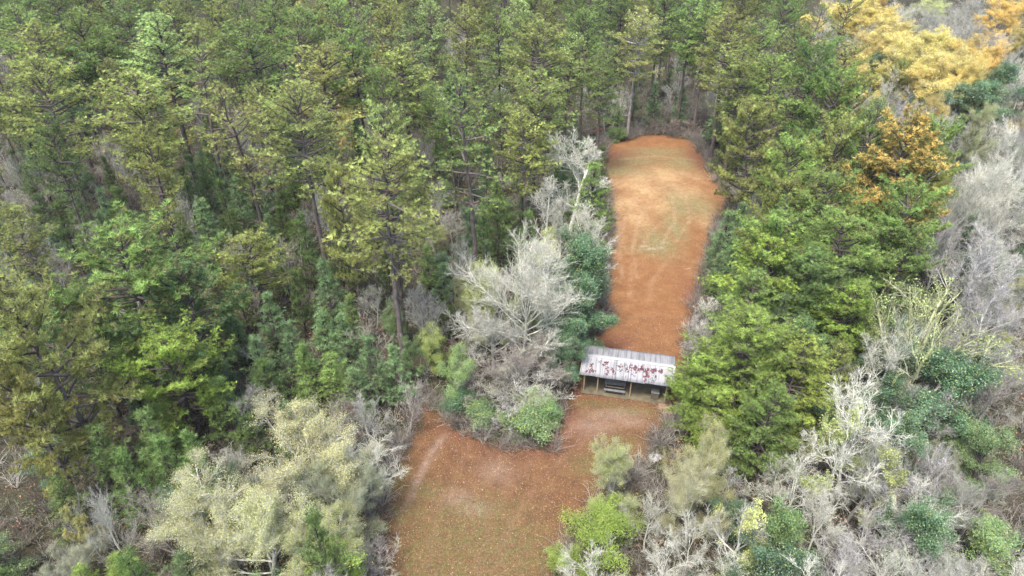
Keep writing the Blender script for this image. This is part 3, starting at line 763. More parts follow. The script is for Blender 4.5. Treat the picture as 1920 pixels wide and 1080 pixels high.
# tyre-worn pale streak lower left, a curve of small patches
for px, py, rx, ry in ((822, 832, .5, 1.1), (812, 846, .5, 1.0), (800, 866, .45, 1.2), (790, 884, .45, 1.0), (778, 908, .4, .9), (770, 930, .35, .8), (764, 940, .3, .6)): sand = np.maximum(sand, .5 * blob(P, px, py, rx * .8, ry, -.35) * (.6 + .4 * vnoise(P, 1.2, 8)))
for b in ((1150, 780, 3.2, 1.0), (1110, 800, 2.5, 1.2), (1185, 790, 1.6, .8)): sand = np.maximum(sand, .25 * blob(P, *b))
for b in ((860, 935, 1.5, 1.0), (890, 955, 1.3, .8), (930, 885, 1.5, 1.4)): sand = np.maximum(sand, .22 * blob(P, *b))
for b in ((760, 960, 2.0, 1.6), (835, 960, 1.6, 1.2), (740, 900, 1.4, 2.2), (800, 920, 2, 1.2), (870, 1010, 6, 3.5), (960, 1030, 4, 3.5), (830, 1070, 6, 2.5), (900, 960, 4, 1.8), (1180, 770, 3, .7), (1120, 755, 3, .6), (1010, 1050, 2, 2), (780, 1040, 2, 2), (1100, 870, 1.5, 1.5), (1170, 830, 1.4, 1)): grass = np.maximum(grass, .95 * blob(P, *b))
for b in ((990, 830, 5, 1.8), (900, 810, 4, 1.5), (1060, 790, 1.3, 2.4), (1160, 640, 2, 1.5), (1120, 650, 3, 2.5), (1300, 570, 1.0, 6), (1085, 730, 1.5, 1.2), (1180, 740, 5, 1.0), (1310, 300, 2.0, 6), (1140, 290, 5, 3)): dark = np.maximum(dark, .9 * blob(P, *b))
track = np.zeros(len(P))
def path_blob(pts, w, a):
    global track
    Wp = W(pts)
    d = np.full(len(P), 1e9)
    for i in range(len(Wp) - 1):
        A0, B0 = Wp[i], Wp[i + 1]; ab = B0 - A0
        t = np.clip(((P - A0) @ ab) / (ab @ ab), 0, 1)
        d = np.minimum(d, np.linalg.norm(P - (A0 + t[:, None] * ab), axis=1))
    track = np.maximum(track, .65 * a * np.exp(-(d / w) ** 2) * (.55 + .45 * vnoise(P, 2.5, 12)))
for dx in (0, 26):
    path_blob([(1168 + dx, 520), (1160 + dx, 470), (1172 + dx, 410), (1200 + dx, 360), (1235 + dx, 345), (1262 + dx, 370), (1266 + dx, 415), (1240 + dx, 455)], .28, .9)
path_blob([(1180, 560), (1185, 500), (1215, 440), (1250, 410)], .3, .7); path_blob([(1215, 570), (1225, 520), (1262, 480)], .3, .5)
path_blob([(1150, 345), (1200, 320), (1260, 318), (1310, 335)], .4, .8); path_blob([(1150, 375), (1205, 340), (1262, 334), (1300, 350)], .4, .6); path_blob([(1160, 300), (1230, 292), (1300, 300)], .5, .6)
path_blob([(835, 815), (800, 870), (765, 940), (735, 1010), (720, 1080)], .3, .7); path_blob([(885, 830), (850, 900), (820, 970), (800, 1060)], .3, .4)
path_blob([(1230, 800), (1160, 790), (1090, 830), (1010, 900), (960, 980), (930, 1080)], .35, .5); path_blob([(1215, 775), (1140, 768), (1070, 800), (990, 870), (930, 950), (890, 1080)], .35, .4)
patchy_n = np.clip(.5 + .5 * vnoise(P, 1.3, 14) + .3 * vnoise(P, .6, 15), 0, 1)
grass = grass * (.45 + .75 * patchy_n); pale = pale * (.4 + .8 * np.clip(.5 + .5 * vnoise(P, 6, 16), 0, 1)); dark = dark * (.6 + .6 * patchy_n)
me_v = np.stack([P[:, 0], P[:, 1], Z], 1)
ny, nx = GX.shape
ii = np.arange(ny * nx).reshape(ny, nx)
Fq = np.stack([ii[:-1, :-1], ii[:-1, 1:], ii[1:, 1:], ii[1:, :-1]], -1).reshape(-1, 4)

def ground_z(x, y):
    p = np.array([[x, y]]); return float(.10 * vnoise(p, 9, 3)[0] + .05 * vnoise(p, 3, 4)[0])

m, N, L = mat_new("ground_soil")
out = N.new("ShaderNodeOutputMaterial")
tc = N.new("ShaderNodeTexCoord")
def attr(n):
    a = N.new("ShaderNodeAttribute"); a.attribute_name = n; return a.outputs["Fac"]
def noise(scale, det=4, rough=.6, vec=None):
    n = N.new("ShaderNodeTexNoise"); n.inputs["Scale"].default_value = scale; n.inputs["Detail"].default_value = det; n.inputs["Roughness"].default_value = rough
    L.new(vec if vec is not None else tc.outputs["Object"], n.inputs["Vector"]); return n.outputs["Fac"]
def ramp(fac, stops):
    r = N.new("ShaderNodeValToRGB"); e = r.color_ramp.elements
    while len(e) < len(stops): e.new(.5)
    for i, (p_, c_) in enumerate(stops): e[i].position = p_; e[i].color = (*c_, 1)
    L.new(fac, r.inputs[0]); return r.outputs[0]
def mix(f, a, b, mode='MIX'):
    x = N.new("ShaderNodeMix"); x.data_type = 'RGBA'; x.blend_type = mode
    if isinstance(f, float): x.inputs[0].default_value = f
    else: L.new(f, x.inputs[0])
    L.new(a, x.inputs[6]) if not isinstance(a, tuple) else setattr(x.inputs[6], 'default_value', (*a, 1))
    L.new(b, x.inputs[7]) if not isinstance(b, tuple) else setattr(x.inputs[7], 'default_value', (*b, 1))
    return x.outputs[2]
def mth(op, a, b, clamp=False):
    x = N.new("ShaderNodeMath"); x.operation = op; x.use_clamp = clamp
    for i, v in enumerate((a, b)):
        if isinstance(v, (int, float)): x.inputs[i].default_value = v
        else: L.new(v, x.inputs[i])
    return x.outputs[0]
def soft(fac, n, amt=.7):     # break a patch up with noise
    return mth('MULTIPLY', fac, mth('ADD', mth('MULTIPLY', n, 2.2 * amt), 1 - 1.1 * amt), True)
n_big, n_mid, n_fine, n_speck = noise(.12, 4), noise(.7, 5, .65), noise(4.5, 5, .7), noise(16, 3, .8)
litter = ramp(n_fine, [(.3, (.012, .011, .007)), (.5, (.034, .031, .019)), (.68, (.062, .056, .036))])
lower = ramp(n_mid, [(.28, (.070, .038, .020)), (.5, (.110, .060, .027)), (.7, (.155, .096, .042))])
orange_c = ramp(n_mid, [(.28, (.145, .068, .029)), (.5, (.19, .094, .040)), (.72, (.23, .126, .058))])
field = mix(attr("orange"), lower, orange_c)
field = mix(soft(attr("pale"), n_mid), field, (.36, .25, .13))
field = mix(soft(attr("grass"), n_fine), field, ramp(n_fine, [(.35, (.075, .072, .024)), (.6, (.125, .125, .045))]))
upg = mth('MULTIPLY', soft(attr("grass"), n_fine), mth('MULTIPLY', attr("orange"), .6))
field = mix(upg, field, (.25, .235, .125))
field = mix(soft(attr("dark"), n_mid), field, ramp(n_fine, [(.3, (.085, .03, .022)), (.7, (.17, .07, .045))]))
field = mix(soft(attr("track"), n_fine, .5), field, mix(attr("orange"), (.23, .15, .10), (.33, .23, .14)))
drift = ramp(noise(1.9, 6, .75), [(.44, (0, 0, 0)), (.62, (1, 1, 1))])
field = mix(mth('MULTIPLY', drift, .42), field, ramp(n_fine, [(.35, (.10, .045, .026)), (.65, (.20, .10, .05))]))
field = mix(soft(attr("sand"), n_fine), field, (.37, .30, .26))
spk = N.new("ShaderNodeMapRange"); spk.inputs[1].default_value = .3; spk.inputs[2].default_value = .7; spk.inputs[3].default_value = .40; spk.inputs[4].default_value = 1.14
L.new(n_speck, spk.inputs[0])
sc2 = N.new("ShaderNodeVectorMath"); sc2.operation = 'SCALE'; L.new(field, sc2.inputs[0]); L.new(spk.outputs[0], sc2.inputs["Scale"])
col = mix(attr("clear"), litter, sc2.outputs[0])
p = N.new("ShaderNodeBsdfPrincipled"); p.inputs["Roughness"].default_value = .95; p.inputs["Specular IOR Level"].default_value = .1
L.new(col, p.inputs["Base Color"])
bp = N.new("ShaderNodeBump"); bp.inputs["Strength"].default_value = .6; bp.inputs["Distance"].default_value = .08
L.new(n_fine, bp.inputs["Height"]); L.new(bp.outputs[0], p.inputs["Normal"])
L.new(p.outputs[0], out.inputs[0])
gme = mesh_np("ground", me_v, Fq, {"clear": clear, "orange": orange, "sand": sand, "grass": grass, "pale": pale, "dark": dark, "track": np.clip(track, 0, 1)}, m, smooth=True)
g_o = obj("ground", gme); g_o["kind"] = "structure"

# ------------------------------------------------------------------ fallen leaves and grass blades on the ground
def var_mat(name, stops, rough=.8, transl=0):
    m, N, L = mat_new(name)
    o_ = N.new("ShaderNodeOutputMaterial"); a = N.new("ShaderNodeAttribute"); a.attribute_name = "v"
    r = N.new("ShaderNodeValToRGB"); e = r.color_ramp.elements
    while len(e) < len(stops): e.new(.5)
    for i, (p_, c_) in enumerate(stops): e[i].position = p_; e[i].color = (*c_, 1)
    L.new(a.outputs["Fac"], r.inputs[0])
    p = N.new("ShaderNodeBsdfPrincipled"); p.inputs["Roughness"].default_value = rough
    L.new(r.outputs[0], p.inputs["Base Color"]); L.new(p.outputs[0], o_.inputs[0]); return m
M_LEAF = var_mat("fallen_leaf", [(0, (.035, .016, .011)), (.35, (.09, .037, .02)), (.65, (.15, .072, .034)), (.9, (.22, .12, .07)), (1, (.38, .29, .22))])
M_GRASS = var_mat("grass_blade", [(0, (.055, .06, .018)), (.5, (.11, .105, .035)), (1, (.22, .19, .095))])
rngG = np.random.default_rng(5)
def sample_clear(n, ybias=1.0, y0=22, y1=112):
    out_ = []
    while sum(len(o) for o in out_) < n:
        y = y0 + (y1 - y0) * rngG.random(n * 2) ** ybias
        x = rngG.uniform(-16, 42, n * 2)
        Q = np.stack([x, y], 1)
        Q = Q[inside(Q, CLEAR + 0)]
        out_.append(Q)
    return np.concatenate(out_)[:n]
def gz(Q): return .10 * vnoise(Q, 9, 3) + .05 * vnoise(Q, 3, 4)
Q = sample_clear(110000, 2.0); Q = Q[(Q[:, 1] < 62) | (rngG.random(len(Q)) < .3)]
tv = np.array([[-.5, 0, 0], [0, .32, .06], [.5, 0, 0], [0, -.32, .06]]); tf = np.array([[0, 1, 2], [0, 2, 3]])
pos = np.column_stack([Q, gz(Q) + .03])
# leaf axis Z = up with jitter
V, F, A = scatter(tv, tf, pos, norm(rngG.normal(size=(len(Q), 3)) * .35 + [0, 0, 1]), rngG.uniform(.05, .12, len(Q)), rngG, rngG.beta(1.6, 1.6, len(Q)))
o = obj("fallen_leaves", mesh_np("fallen_leaves", V, F, {"v": A}, M_LEAF)); o["kind"] = "stuff"; o["label"] = "brown and red fallen leaves strewn over the clearing"; o["category"] = "leaf litter"
gi = inside(P, CLEAR)
Q = sample_clear(60000, 1.8)
# keep grass where the ground is grassy
def grass_at(Q):
    ix = np.clip(np.searchsorted(gx, Q[:, 0]), 0, nx - 1); iy = np.clip(np.searchsorted(gy, Q[:, 1]), 0, ny - 1)
    return grass[iy * nx + ix]
Q = Q[rngG.random(len(Q)) < .12 + .8 * grass_at(Q)]
V_, F_ = [], []
for i in range(5):
    a = i * 1.26; V_ += [[.06 * math.cos(a + 1.5), .06 * math.sin(a + 1.5), 0], [-.06 * math.cos(a + 1.5), -.06 * math.sin(a + 1.5), 0], [.6 * math.cos(a), .6 * math.sin(a), .9]]; F_.append([3 * i, 3 * i + 1, 3 * i + 2])
V, F, A = scatter(np.array(V_), np.array(F_), np.column_stack([Q, gz(Q)]), np.tile([0, 0, 1.], (len(Q), 1)) + rngG.normal(scale=.15, size=(len(Q), 3)), rngG.uniform(.07, .16, len(Q)), rngG)
o = obj("grass", mesh_np("grass", V, F, {"v": A}, M_GRASS)); o["kind"] = "stuff"; o["label"] = "short olive grass tufts growing in the clearing"; o["category"] = "grass"

# ------------------------------------------------------------------ undergrowth: low twigs, ferns and seedlings too many to count
def sample_edge(n, r):
    Q = np.stack([r.uniform(-16, 40, n * 14), 24 + 96 * r.random(n * 14)], 1)
    d = sdf(Q, CLEAR); Q = Q[(d > -.8) & (d < 1.0 * r.random(len(d)) + .1)]
    return Q[~((Q[:, 0] > 5) & (Q[:, 0] < 17) & (Q[:, 1] > 45) & (Q[:, 1] < 56))][:n]
def undergrowth():
    g = Geo(); r = np.random.default_rng(44)
    tmps = []
    for s in range(4):
        L_ = []
        for i in range(9):
            az = r.uniform(0, 6.28); d = norm(np.array([math.cos(az) * .5, math.sin(az) * .5, 1.0]))
            p_, dd = polyline(np.array([0, 0, 0.]), d, r.uniform(.6, 1.3), 3, r, wander=.2)
            L_.append((p_, np.array([.012, .01, .008, .006])))
            for j in range(4):
                q = p_[1 + j % 3]; p2, _ = polyline(q, norm(around(dd, .7, r)), r.uniform(.25, .5), 2, r, wander=.25); L_.append((p2, np.array([.008, .006, .004])))
        V, F, A = tubes(L_, r, (3, 3)); tmps.append((V, F))
    xs, ys = [], []
    n = 9000
    y = 8 + 140 * r.random(n * 3) ** 1.4; x = r.uniform(-1, 1, n * 3) * (.8 * y + 14)
    Q = np.stack([x, y], 1); Q = Q[sdf(Q, CLEAR) < .3][:n]
    Q = Q[~((Q[:, 0] > 5) & (Q[:, 0] < 17) & (Q[:, 1] > 46) & (Q[:, 1] < 55))]
    Q = np.concatenate([Q, sample_edge(1400, r)])
    for i in range(4):
        q = Q[i::4]; v = r.random(len(q))
        V, F = tmps[i]
        g.add(*scatter(V, F, np.column_stack([q, gz(q)]), np.tile([0, 0, 1.], (len(q), 1)) + r.normal(scale=.2, size=(len(q), 3)), r.uniform(.7, 1.9, len(q)), r, v))
    return g.out()
V, F, A = undergrowth()
M_UND = var_mat("undergrowth_twigs", [(0, (.05, .042, .034)), (.4, (.13, .11, .09)), (.75, (.22, .20, .175)), (1, (.33, .32, .28))])
o = obj("undergrowth", mesh_np("undergrowth", V, F, {"v": A}, M_UND)); o["kind"] = "stuff"; o["label"] = "tangled brown twiggy undergrowth below the trees"; o["category"] = "undergrowth"
def leafy_floor():
    r = np.random.default_rng(45); n = 9500
    y = 8 + 140 * r.random(n * 3) ** 1.4; x = r.uniform(-1, 1, n * 3) * (.8 * y + 14)
    Q = np.stack([x, y], 1); Q = Q[sdf(Q, CLEAR) < .2][:n]
    Q = Q[~((Q[:, 0] > 5) & (Q[:, 0] < 17) & (Q[:, 1] > 46) & (Q[:, 1] < 55))]
    E = sample_edge(2600, r); Q = np.concatenate([Q, E])
    g = Geo()
    for i in range(3):
        tv, tf = leaf_tmpl(26, r, size=.28, up=.5, flat=.8)
        tv = tv + [0, 0, .6]
        q = Q[i::3]
        g.add(*scatter(tv, tf, np.column_stack([q, gz(q)]), np.tile([0, 0, 1.], (len(q), 1)), r.uniform(.3, .9, len(q)) * np.where(np.arange(len(q)) > len(q) * .73, .45, 1), r, r.random(len(q))))
    return g.out()
V, F, A = leafy_floor()
M_GC = var_mat("ground_cover_leaves", [(0, (.03, .05, .02)), (.4, (.06, .10, .03)), (.7, (.12, .12, .05)), (.85, (.20, .12, .07)), (1, (.30, .14, .08))])
o = obj("ground_cover", mesh_np("ground_cover", V, F, {"v": A}, M_GC)); o["kind"] = "stuff"; o["label"] = "low leafy seedlings and ferns on the forest floor"; o["category"] = "ground cover"
def far_forest():
    r = np.random.default_rng(77); g = Geo(); n = 0
    tv, tf = leaf_tmpl(16, r, size=.5, up=.6, flat=.6, aspect=.7)
    for i in range(900):
        y = r.uniform(200, 460); x = r.uniform(-1, 1) * (.8 * y + 30)
        h = r.uniform(14, 22); Rr = r.uniform(3.5, 5.5); k = 26
        a = r.uniform(0, 6.28, k); t = r.random(k)
        rad = Rr * np.sqrt(1 - t ** 2) * np.sqrt(r.uniform(.3, 1, k))
        pos = np.stack([x + np.cos(a) * rad, y + np.sin(a) * rad, h * (.45 + .55 * t)], 1)
        vv = np.clip(r.random() + r.normal(scale=.06, size=k), 0, 1)
        g.add(*scatter(tv, tf, pos, np.tile([0, 0, 1.], (k, 1)), r.uniform(1.0, 1.7, k), r, vv))
        V, F, A = tubes([(np.array([[x, y, 0], [x, y, h * .5], [x + .3, y, h * .92]]), np.array([.3, .22, .06]))], r, (4, 4)); g.add(V, F, A * 0 + .02)
    return g.out()
V, F, A = far_forest()
M_FAR = var_mat("distant_leaves", [(0, (.09, .07, .055)), (.05, (.08, .11, .045)), (.45, (.14, .16, .06)), (.7, (.20, .21, .08)), (.8, (.28, .25, .20)), (.93, (.33, .30, .26)), (1, (.45, .30, .09))])
o = obj("distant_forest", mesh_np("distant_forest", V, F, {"v": A}, M_FAR)); o["kind"] = "stuff"; o["label"] = "distant mixed forest fading behind the last pines"; o["category"] = "forest"

# ------------------------------------------------------------------ open shelter with a metal roof
def simple_mat(name, col, rough=.8, nscale=3.0, lo=.7, hi=1.25, metal=0.0, stops=None):
    m, N, L = mat_new(name)
    o_ = N.new("ShaderNodeOutputMaterial"); tc = N.new("ShaderNodeTexCoord")
    nz = N.new("ShaderNodeTexNoise"); nz.inputs["Scale"].default_value = nscale; nz.inputs["Detail"].default_value = 6
    L.new(tc.outputs["Object"], nz.inputs["Vector"])
    mr = N.new("ShaderNodeMapRange"); mr.inputs[1].default_value = .3; mr.inputs[2].default_value = .7; mr.inputs[3].default_value = lo; mr.inputs[4].default_value = hi
    L.new(nz.outputs["Fac"], mr.inputs[0])
    vm = N.new("ShaderNodeVectorMath"); vm.operation = 'SCALE'; vm.inputs[0].default_value = col
    L.new(mr.outputs[0], vm.inputs["Scale"])
    p = N.new("ShaderNodeBsdfPrincipled"); p.inputs["Roughness"].default_value = rough; p.inputs["Metallic"].default_value = metal
    L.new(vm.outputs[0], p.inputs["Base Color"]); L.new(p.outputs[0], o_.inputs[0]); return m

def roof_mat():
    m, N, L = mat_new("weathered_roof_metal")
    o_ = N.new("ShaderNodeOutputMaterial"); tc = N.new("ShaderNodeTexCoord")
    def nz(scale, vec, det=5):
        n = N.new("ShaderNodeTexNoise"); n.inputs["Scale"].default_value = scale; n.inputs["Detail"].default_value = det; L.new(vec, n.inputs["Vector"]); return n.outputs["Fac"]
    def mp(sx, sy, sz):
        k = N.new("ShaderNodeMapping"); k.inputs["Scale"].default_value = (sx, sy, sz); L.new(tc.outputs["Object"], k.inputs[0]); return k.outputs[0]
    def mr(f, a, b, c=0., d=1.):
        k = N.new("ShaderNodeMapRange"); k.inputs[1].default_value = a; k.inputs[2].default_value = b; k.inputs[3].default_value = c; k.inputs[4].default_value = d; L.new(f, k.inputs[0]); return k.outputs[0]
    def mx(f, a, b):
        x = N.new("ShaderNodeMix"); x.data_type = 'RGBA'; L.new(f, x.inputs[0])
        if isinstance(a, tuple): x.inputs[6].default_value = (*a, 1)
        else: L.new(a, x.inputs[6])
        x.inputs[7].default_value = (*b, 1); return x.outputs[2]
    streak = nz(1.0, mp(4.5, .5, .5))
    base = mx(mr(streak, .42, .7), (.225, .225, .225), (.15, .15, .155))
    # narrow dirt lines at random sheet laps
    lap = nz(1.0, mp(9, .15, .15), 2)
    groove = N.new('ShaderNodeTexWave'); groove.wave_type = 'BANDS'; groove.bands_direction = 'X'; groove.inputs['Scale'].default_value = 2.083; L.new(tc.outputs['Object'], groove.inputs['Vector'])
    base = mx(mr(groove.outputs['Fac'], .25, .0, 0, .35), base, (.12, .12, .125))
    base = mx(mr(lap, .56, .63, 0, .8), base, (.085, .085, .09))
    base = mx(mr(nz(2.2, mp(1, 1, 1)), .55, .75, 0, .5), base, (.17, .165, .175))
    p = N.new("ShaderNodeBsdfPrincipled"); p.inputs["Roughness"].default_value = .55; p.inputs["Metallic"].default_value = .15
    L.new(base, p.inputs["Base Color"]); L.new(p.outputs[0], o_.inputs[0]); return m

def boxes(name, items, mat, parent=None, bev=.012, label=None):
    """items: list of (cx,cy,cz, sx,sy,sz, rotz, tilt_x)"""
    import bmesh
    bm = bmesh.new()
    from mathutils import Matrix
    for it in items:
        cx, cy, cz, sx, sy, sz = it[:6]; rz = it[6] if len(it) > 6 else 0; rx = it[7] if len(it) > 7 else 0
        M_ = Matrix.Translation((cx, cy, cz)) @ Matrix.Rotation(rz, 4, 'Z') @ Matrix.Rotation(rx, 4, 'X') @ Matrix.Diagonal((sx, sy, sz, 1))
        r_ = bmesh.ops.create_cube(bm, size=1.0, matrix=M_)
    if bev: bmesh.ops.bevel(bm, geom=bm.edges[:], offset=bev, segments=1, affect='EDGES')
    me = bpy.data.meshes.new(name); bm.to_mesh(me); bm.free(); me.materials.append(mat)
    o_ = obj(name, me, parent)
    return o_

M_ROOF = roof_mat()
M_POST = simple_mat("weathered_post", (.23, .17, .10), .9, 5)
M_BEAM = simple_mat("grey_timber", (.24, .20, .16), .9, 6)
M_RED = simple_mat("old_red_paint", (.085, .026, .034), .8, 7, .5, 1.5)
M_BENCH = simple_mat("bench_boards", (.10, .105, .11), .8, 5)
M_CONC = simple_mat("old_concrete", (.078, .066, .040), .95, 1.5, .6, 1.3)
M_CAP = simple_mat("ridge_cap_metal", (.235, .235, .245), .5, 4, .8, 1.1)
sh = bpy.data.objects.new("open_shelter", None); C.objects.link(sh)
A_sh = math.atan2(-1.85, 8.55)
ridge_mid = np.array([(6.82 + 15.37) / 2, (51.65 + 49.80) / 2])
sh.location = (ridge_mid[0], ridge_mid[1], 0.0); sh.rotation_euler = (0, 0, A_sh)
sh["label"] = "open timber shelter with whitish corrugated metal roof and peeling red paint"; sh["category"] = "shelter"
SL, FW, BW, HR, HF, HB = 8.75, 2.35, 2.15, 2.86, 2.28, 2.42      # length, front and back widths, ridge, eaves
def slope(name, y_edge, z_edge, sgn):
    rr = np.random.default_rng(9 if sgn > 0 else 11)
    nxp = 58 * 6; nyp = 5
    X = np.linspace(-SL / 2, SL / 2, nxp + 1); S = np.linspace(0.0, 1, nyp + 1)
    XX, SS = np.meshgrid(X, S)
    # ribs of pressed sheet
    ph = (XX + SL / 2) / (SL / 58) % 1
    rib = np.clip(1 - np.abs(ph - .5) / .17, 0, 1) * .028
    # uneven ragged edge of the lapped sheets
    sheet = np.floor((XX + SL / 2) / .76).astype(int)
    off = rr.uniform(-.05, .05, 30)[sheet]
    Yv = y_edge * SS * (1 + 0) + np.where(SS >= .999, off * np.sign(y_edge), 0)
    Zv = HR + (z_edge - HR) * SS + rib + .012 * np.sin(XX * 1.7 + SS * 2)
    top = np.stack([XX, Yv, Zv], -1).reshape(-1, 3); bot = top - [0, 0, .012]
    n_ = (nxp + 1) * (nyp + 1); idx = np.arange(n_).reshape(nyp + 1, nxp + 1)
    F = np.stack([idx[:-1, :-1], idx[:-1, 1:], idx[1:, 1:], idx[1:, :-1]], -1).reshape(-1, 4)
    F = F if y_edge > 0 else F[:, ::-1]
    rim = np.concatenate([idx[0], idx[1:, -1], idx[-1, -2::-1], idx[-2:0:-1, 0]])
    R2 = np.roll(rim, -1)
    side = np.stack([rim, rim + n_, R2 + n_, R2], -1)
    me = mesh_np(name, np.concatenate([top, bot]), np.concatenate([F, F[:, ::-1] + n_, side]), None, M_ROOF)
    return obj("roof", me, sh)
rf = slope("roof", -FW, HF, 1); slope("roof", BW, HB, -1)
cap = boxes("ridge_cap", [(0, -.11, HR + .03, SL + .06, .26, .015, 0, math.atan2(HR - HF, FW)), (0, .11, HR + .032, SL + .06, .24, .015, 0, -math.atan2(HR - HB, BW))], M_CAP, sh, .004)
# flakes of red paint left on the front slope: thin raised chips following the sheet
rr = np.random.default_rng(31)
def zfront(x, y): return HR + (HF - HR) * (-y / FW) + .012 * math.sin(x * 1.7 + (-y / FW) * 2)
pv, pf, pm = [], [], []
def chip(x, y, w, l, lst):
    k = 7; base = len(lst[0]); a0 = rr.uniform(0, 6)
    ring = []
    for i in range(k):
        a = a0 + i * 2 * math.pi / k; q = rr.uniform(.55, 1.15)
        xx, yy = x + math.cos(a) * w * q, y + math.sin(a) * l * q
        yy = max(yy, -FW + .03); ring.append((xx, yy))
    for xx, yy in ring: lst[0].append((xx, yy, zfront(xx, yy) + .034))
    for xx, yy in ring: lst[0].append((xx, yy, zfront(xx, yy) + .028))
    for i in range(1, k - 1): lst[1].append((base, base + i, base + i + 1))
    for i in range(k):
        j = (i + 1) % k; lst[1].append((base + i, base + k + i, base + k + j)); lst[1].append((base + i, base + k + j, base + j))
red = ([], []); gry = ([], [])
spots = [(-2.05, -.65, .30, .22, 9), (-2.25, -.95, .16, .16, 4), (-1.85, -1.35, .16, .35, 6), (-1.9, -1.9, .14, .2, 4), (-1.45, -1.45, .15, .3, 5), (-3.35, -1.2, .13, .35, 6), (-3.3, -1.85, .35, .18, 7), (-3.75, -1.95, .2, .1, 3),
         (-.7, -1.0, .2, .3, 4), (.05, -1.05, .22, .3, 6), (.55, -.75, .3, .3, 12), (1.0, -.95, .28, .28, 10), (1.3, -.75, .14, .3, 6), (1.75, -1.0, .3, .35, 14), (1.85, -1.5, .28, .32, 12), (2.3, -.8, .26, .24, 10), (2.55, -.75, .2, .2, 6), (2.95, -.75, .22, .12, 5), (3.1, -.85, .12, .16, 4),
         (2.55, -1.45, .14, .2, 4), (1.7, -1.9, .12, .18, 3), (-1.15, -1.7, .15, .15, 3)]
for sx, sy, ww, ll, n_ in spots:
    for i in range(int(n_ * 1.7)):
        chip(sx + rr.normal() * ww * .6, min(sy + rr.normal() * ll * .55, -.25), rr.uniform(.03, .085), rr.uniform(.05, .17), red)
for sx, sy, n_ in ((-.8, -.8, 4), (-.3, -.65, 5), (.1, -.7, 4), (-.6, -1.3, 4), (2.45, -1.0, 4), (1.7, -1.95, 4), (2.5, -1.8, 5), (-2.6, -.7, 2), (-2.0, -1.2, 3), (-1.3, -1.3, 4), (.6, -1.55, 3), (.95, -1.3, 3), (-.2, -1.9, 2), (-3.2, -1.6, 2), (.0, -1.2, 4), (2.4, -2.05, 3)):
    for i in range(n_ + 3): chip(sx + rr.normal() * .16, min(sy + rr.normal() * .14, -.25), rr.uniform(.025, .06), rr.uniform(.06, .13), gry)
for nm, (v_, f_), mt in (("paint_flakes", red, M_RED), ("dark_flakes", gry, simple_mat("dark_rust", (.085, .075, .08), .9, 5))):
    o_ = obj(nm, mesh_np(nm, np.array(v_), np.array(f_), None, mt), sh); o_["kind"] = "stuff"
for x, xf in ((-3.55, -3.9), (-1.2, -2.62), (1.35, .48), (3.95, 3.75)):
    boxes("post", [(xf, -1.95, 1.12,   .11, .11, 2.24)], M_POST, sh)
    boxes("post", [(x, 1.75, 1.16, .11, .11, 2.32)], M_POST, sh)
    boxes("rafter", [(x + .1, -FW / 2 + .02, (HR + HF) / 2 - .10, .06, 2.34, .12, 0, math.atan2(HR - HF, FW))], M_BEAM, sh)
    boxes("rafter", [(x + .1, BW / 2 - .02, (HR + HB) / 2 - .10, .06, 2.14, .12, 0, -math.atan2(HR - HB, BW))], M_BEAM, sh)
for y, z in ((-2.06, 2.16), (1.86, 2.2), (0, 2.68)):
    boxes("beam", [(0, y, z, SL - .3, .06, .16)], M_BEAM, sh)
# concrete pads and counters below the roof
def thing_at(name, label, cat, x, y, rz=0.0):
    """x, y in the shelter's own frame"""
    c, s = math.cos(A_sh), math.sin(A_sh)
    e = bpy.data.objects.new(name, None); C.objects.link(e)
    e.location = (ridge_mid[0] + x * c - y * s, ridge_mid[1] + x * s + y * c, .0); e.rotation_euler = (0, 0, A_sh + rz)
    e["label"] = label; e["category"] = cat; return e
pad = thing_at("concrete_slab", "stained tan concrete slab under the shelter roof", "slab", 0, -.3)
boxes("slab_top", [(0, 0, .03, 8.3, 4.1, .12)], M_CONC, pad, .02)
st = thing_at("concrete_step", "broken tan concrete step beside the right end of the shelter", "step", 3.75, -2.75, .1)
boxes("step_block", [(0, 0, .08, 1.1, .75, .22), (.25, -.5, .03, .8, .4, .12)], simple_mat("step_concrete", (.17, .105, .065), .95, 4), st, .03)
def bench(x, y, w, label):
    b = thing_at("bench_table", label, "bench", x, y)
    boxes("seat", [(0, -.62, .58, w, .28, .05)], M_BENCH, b)
    boxes("tabletop", [(0, -.08, .92, w, .22, .05), (0, .16, .92, w, .22, .05), (0, .40, .92, w, .22, .05)], M_BENCH, b)
    for s_ in (-1, 1):
        boxes("leg", [(s_ * (w / 2 - .15), .35, .52, .08, .08, .76)], M_BEAM, b); boxes("leg", [(s_ * (w / 2 - .15), -.5, .35, .08, .08, .42)], M_BEAM, b)
    boxes("crossbar", [(0, .0, .45, w - .2, .06, .09)], M_BEAM, b)
bench(-.98, -1.35, 2.0, "grey plank bench table under the front eave of the shelter")
bl = thing_at("wooden_box", "weathered plywood box under the right corner of the shelter", "box", 2.8, -1.6)
boxes("box_body", [(0, 0, .49, .7, .6, .7)], M_CONC, bl); boxes("box_lid", [(0, 0, .865, .78, .68, .045)], M_BENCH, bl)

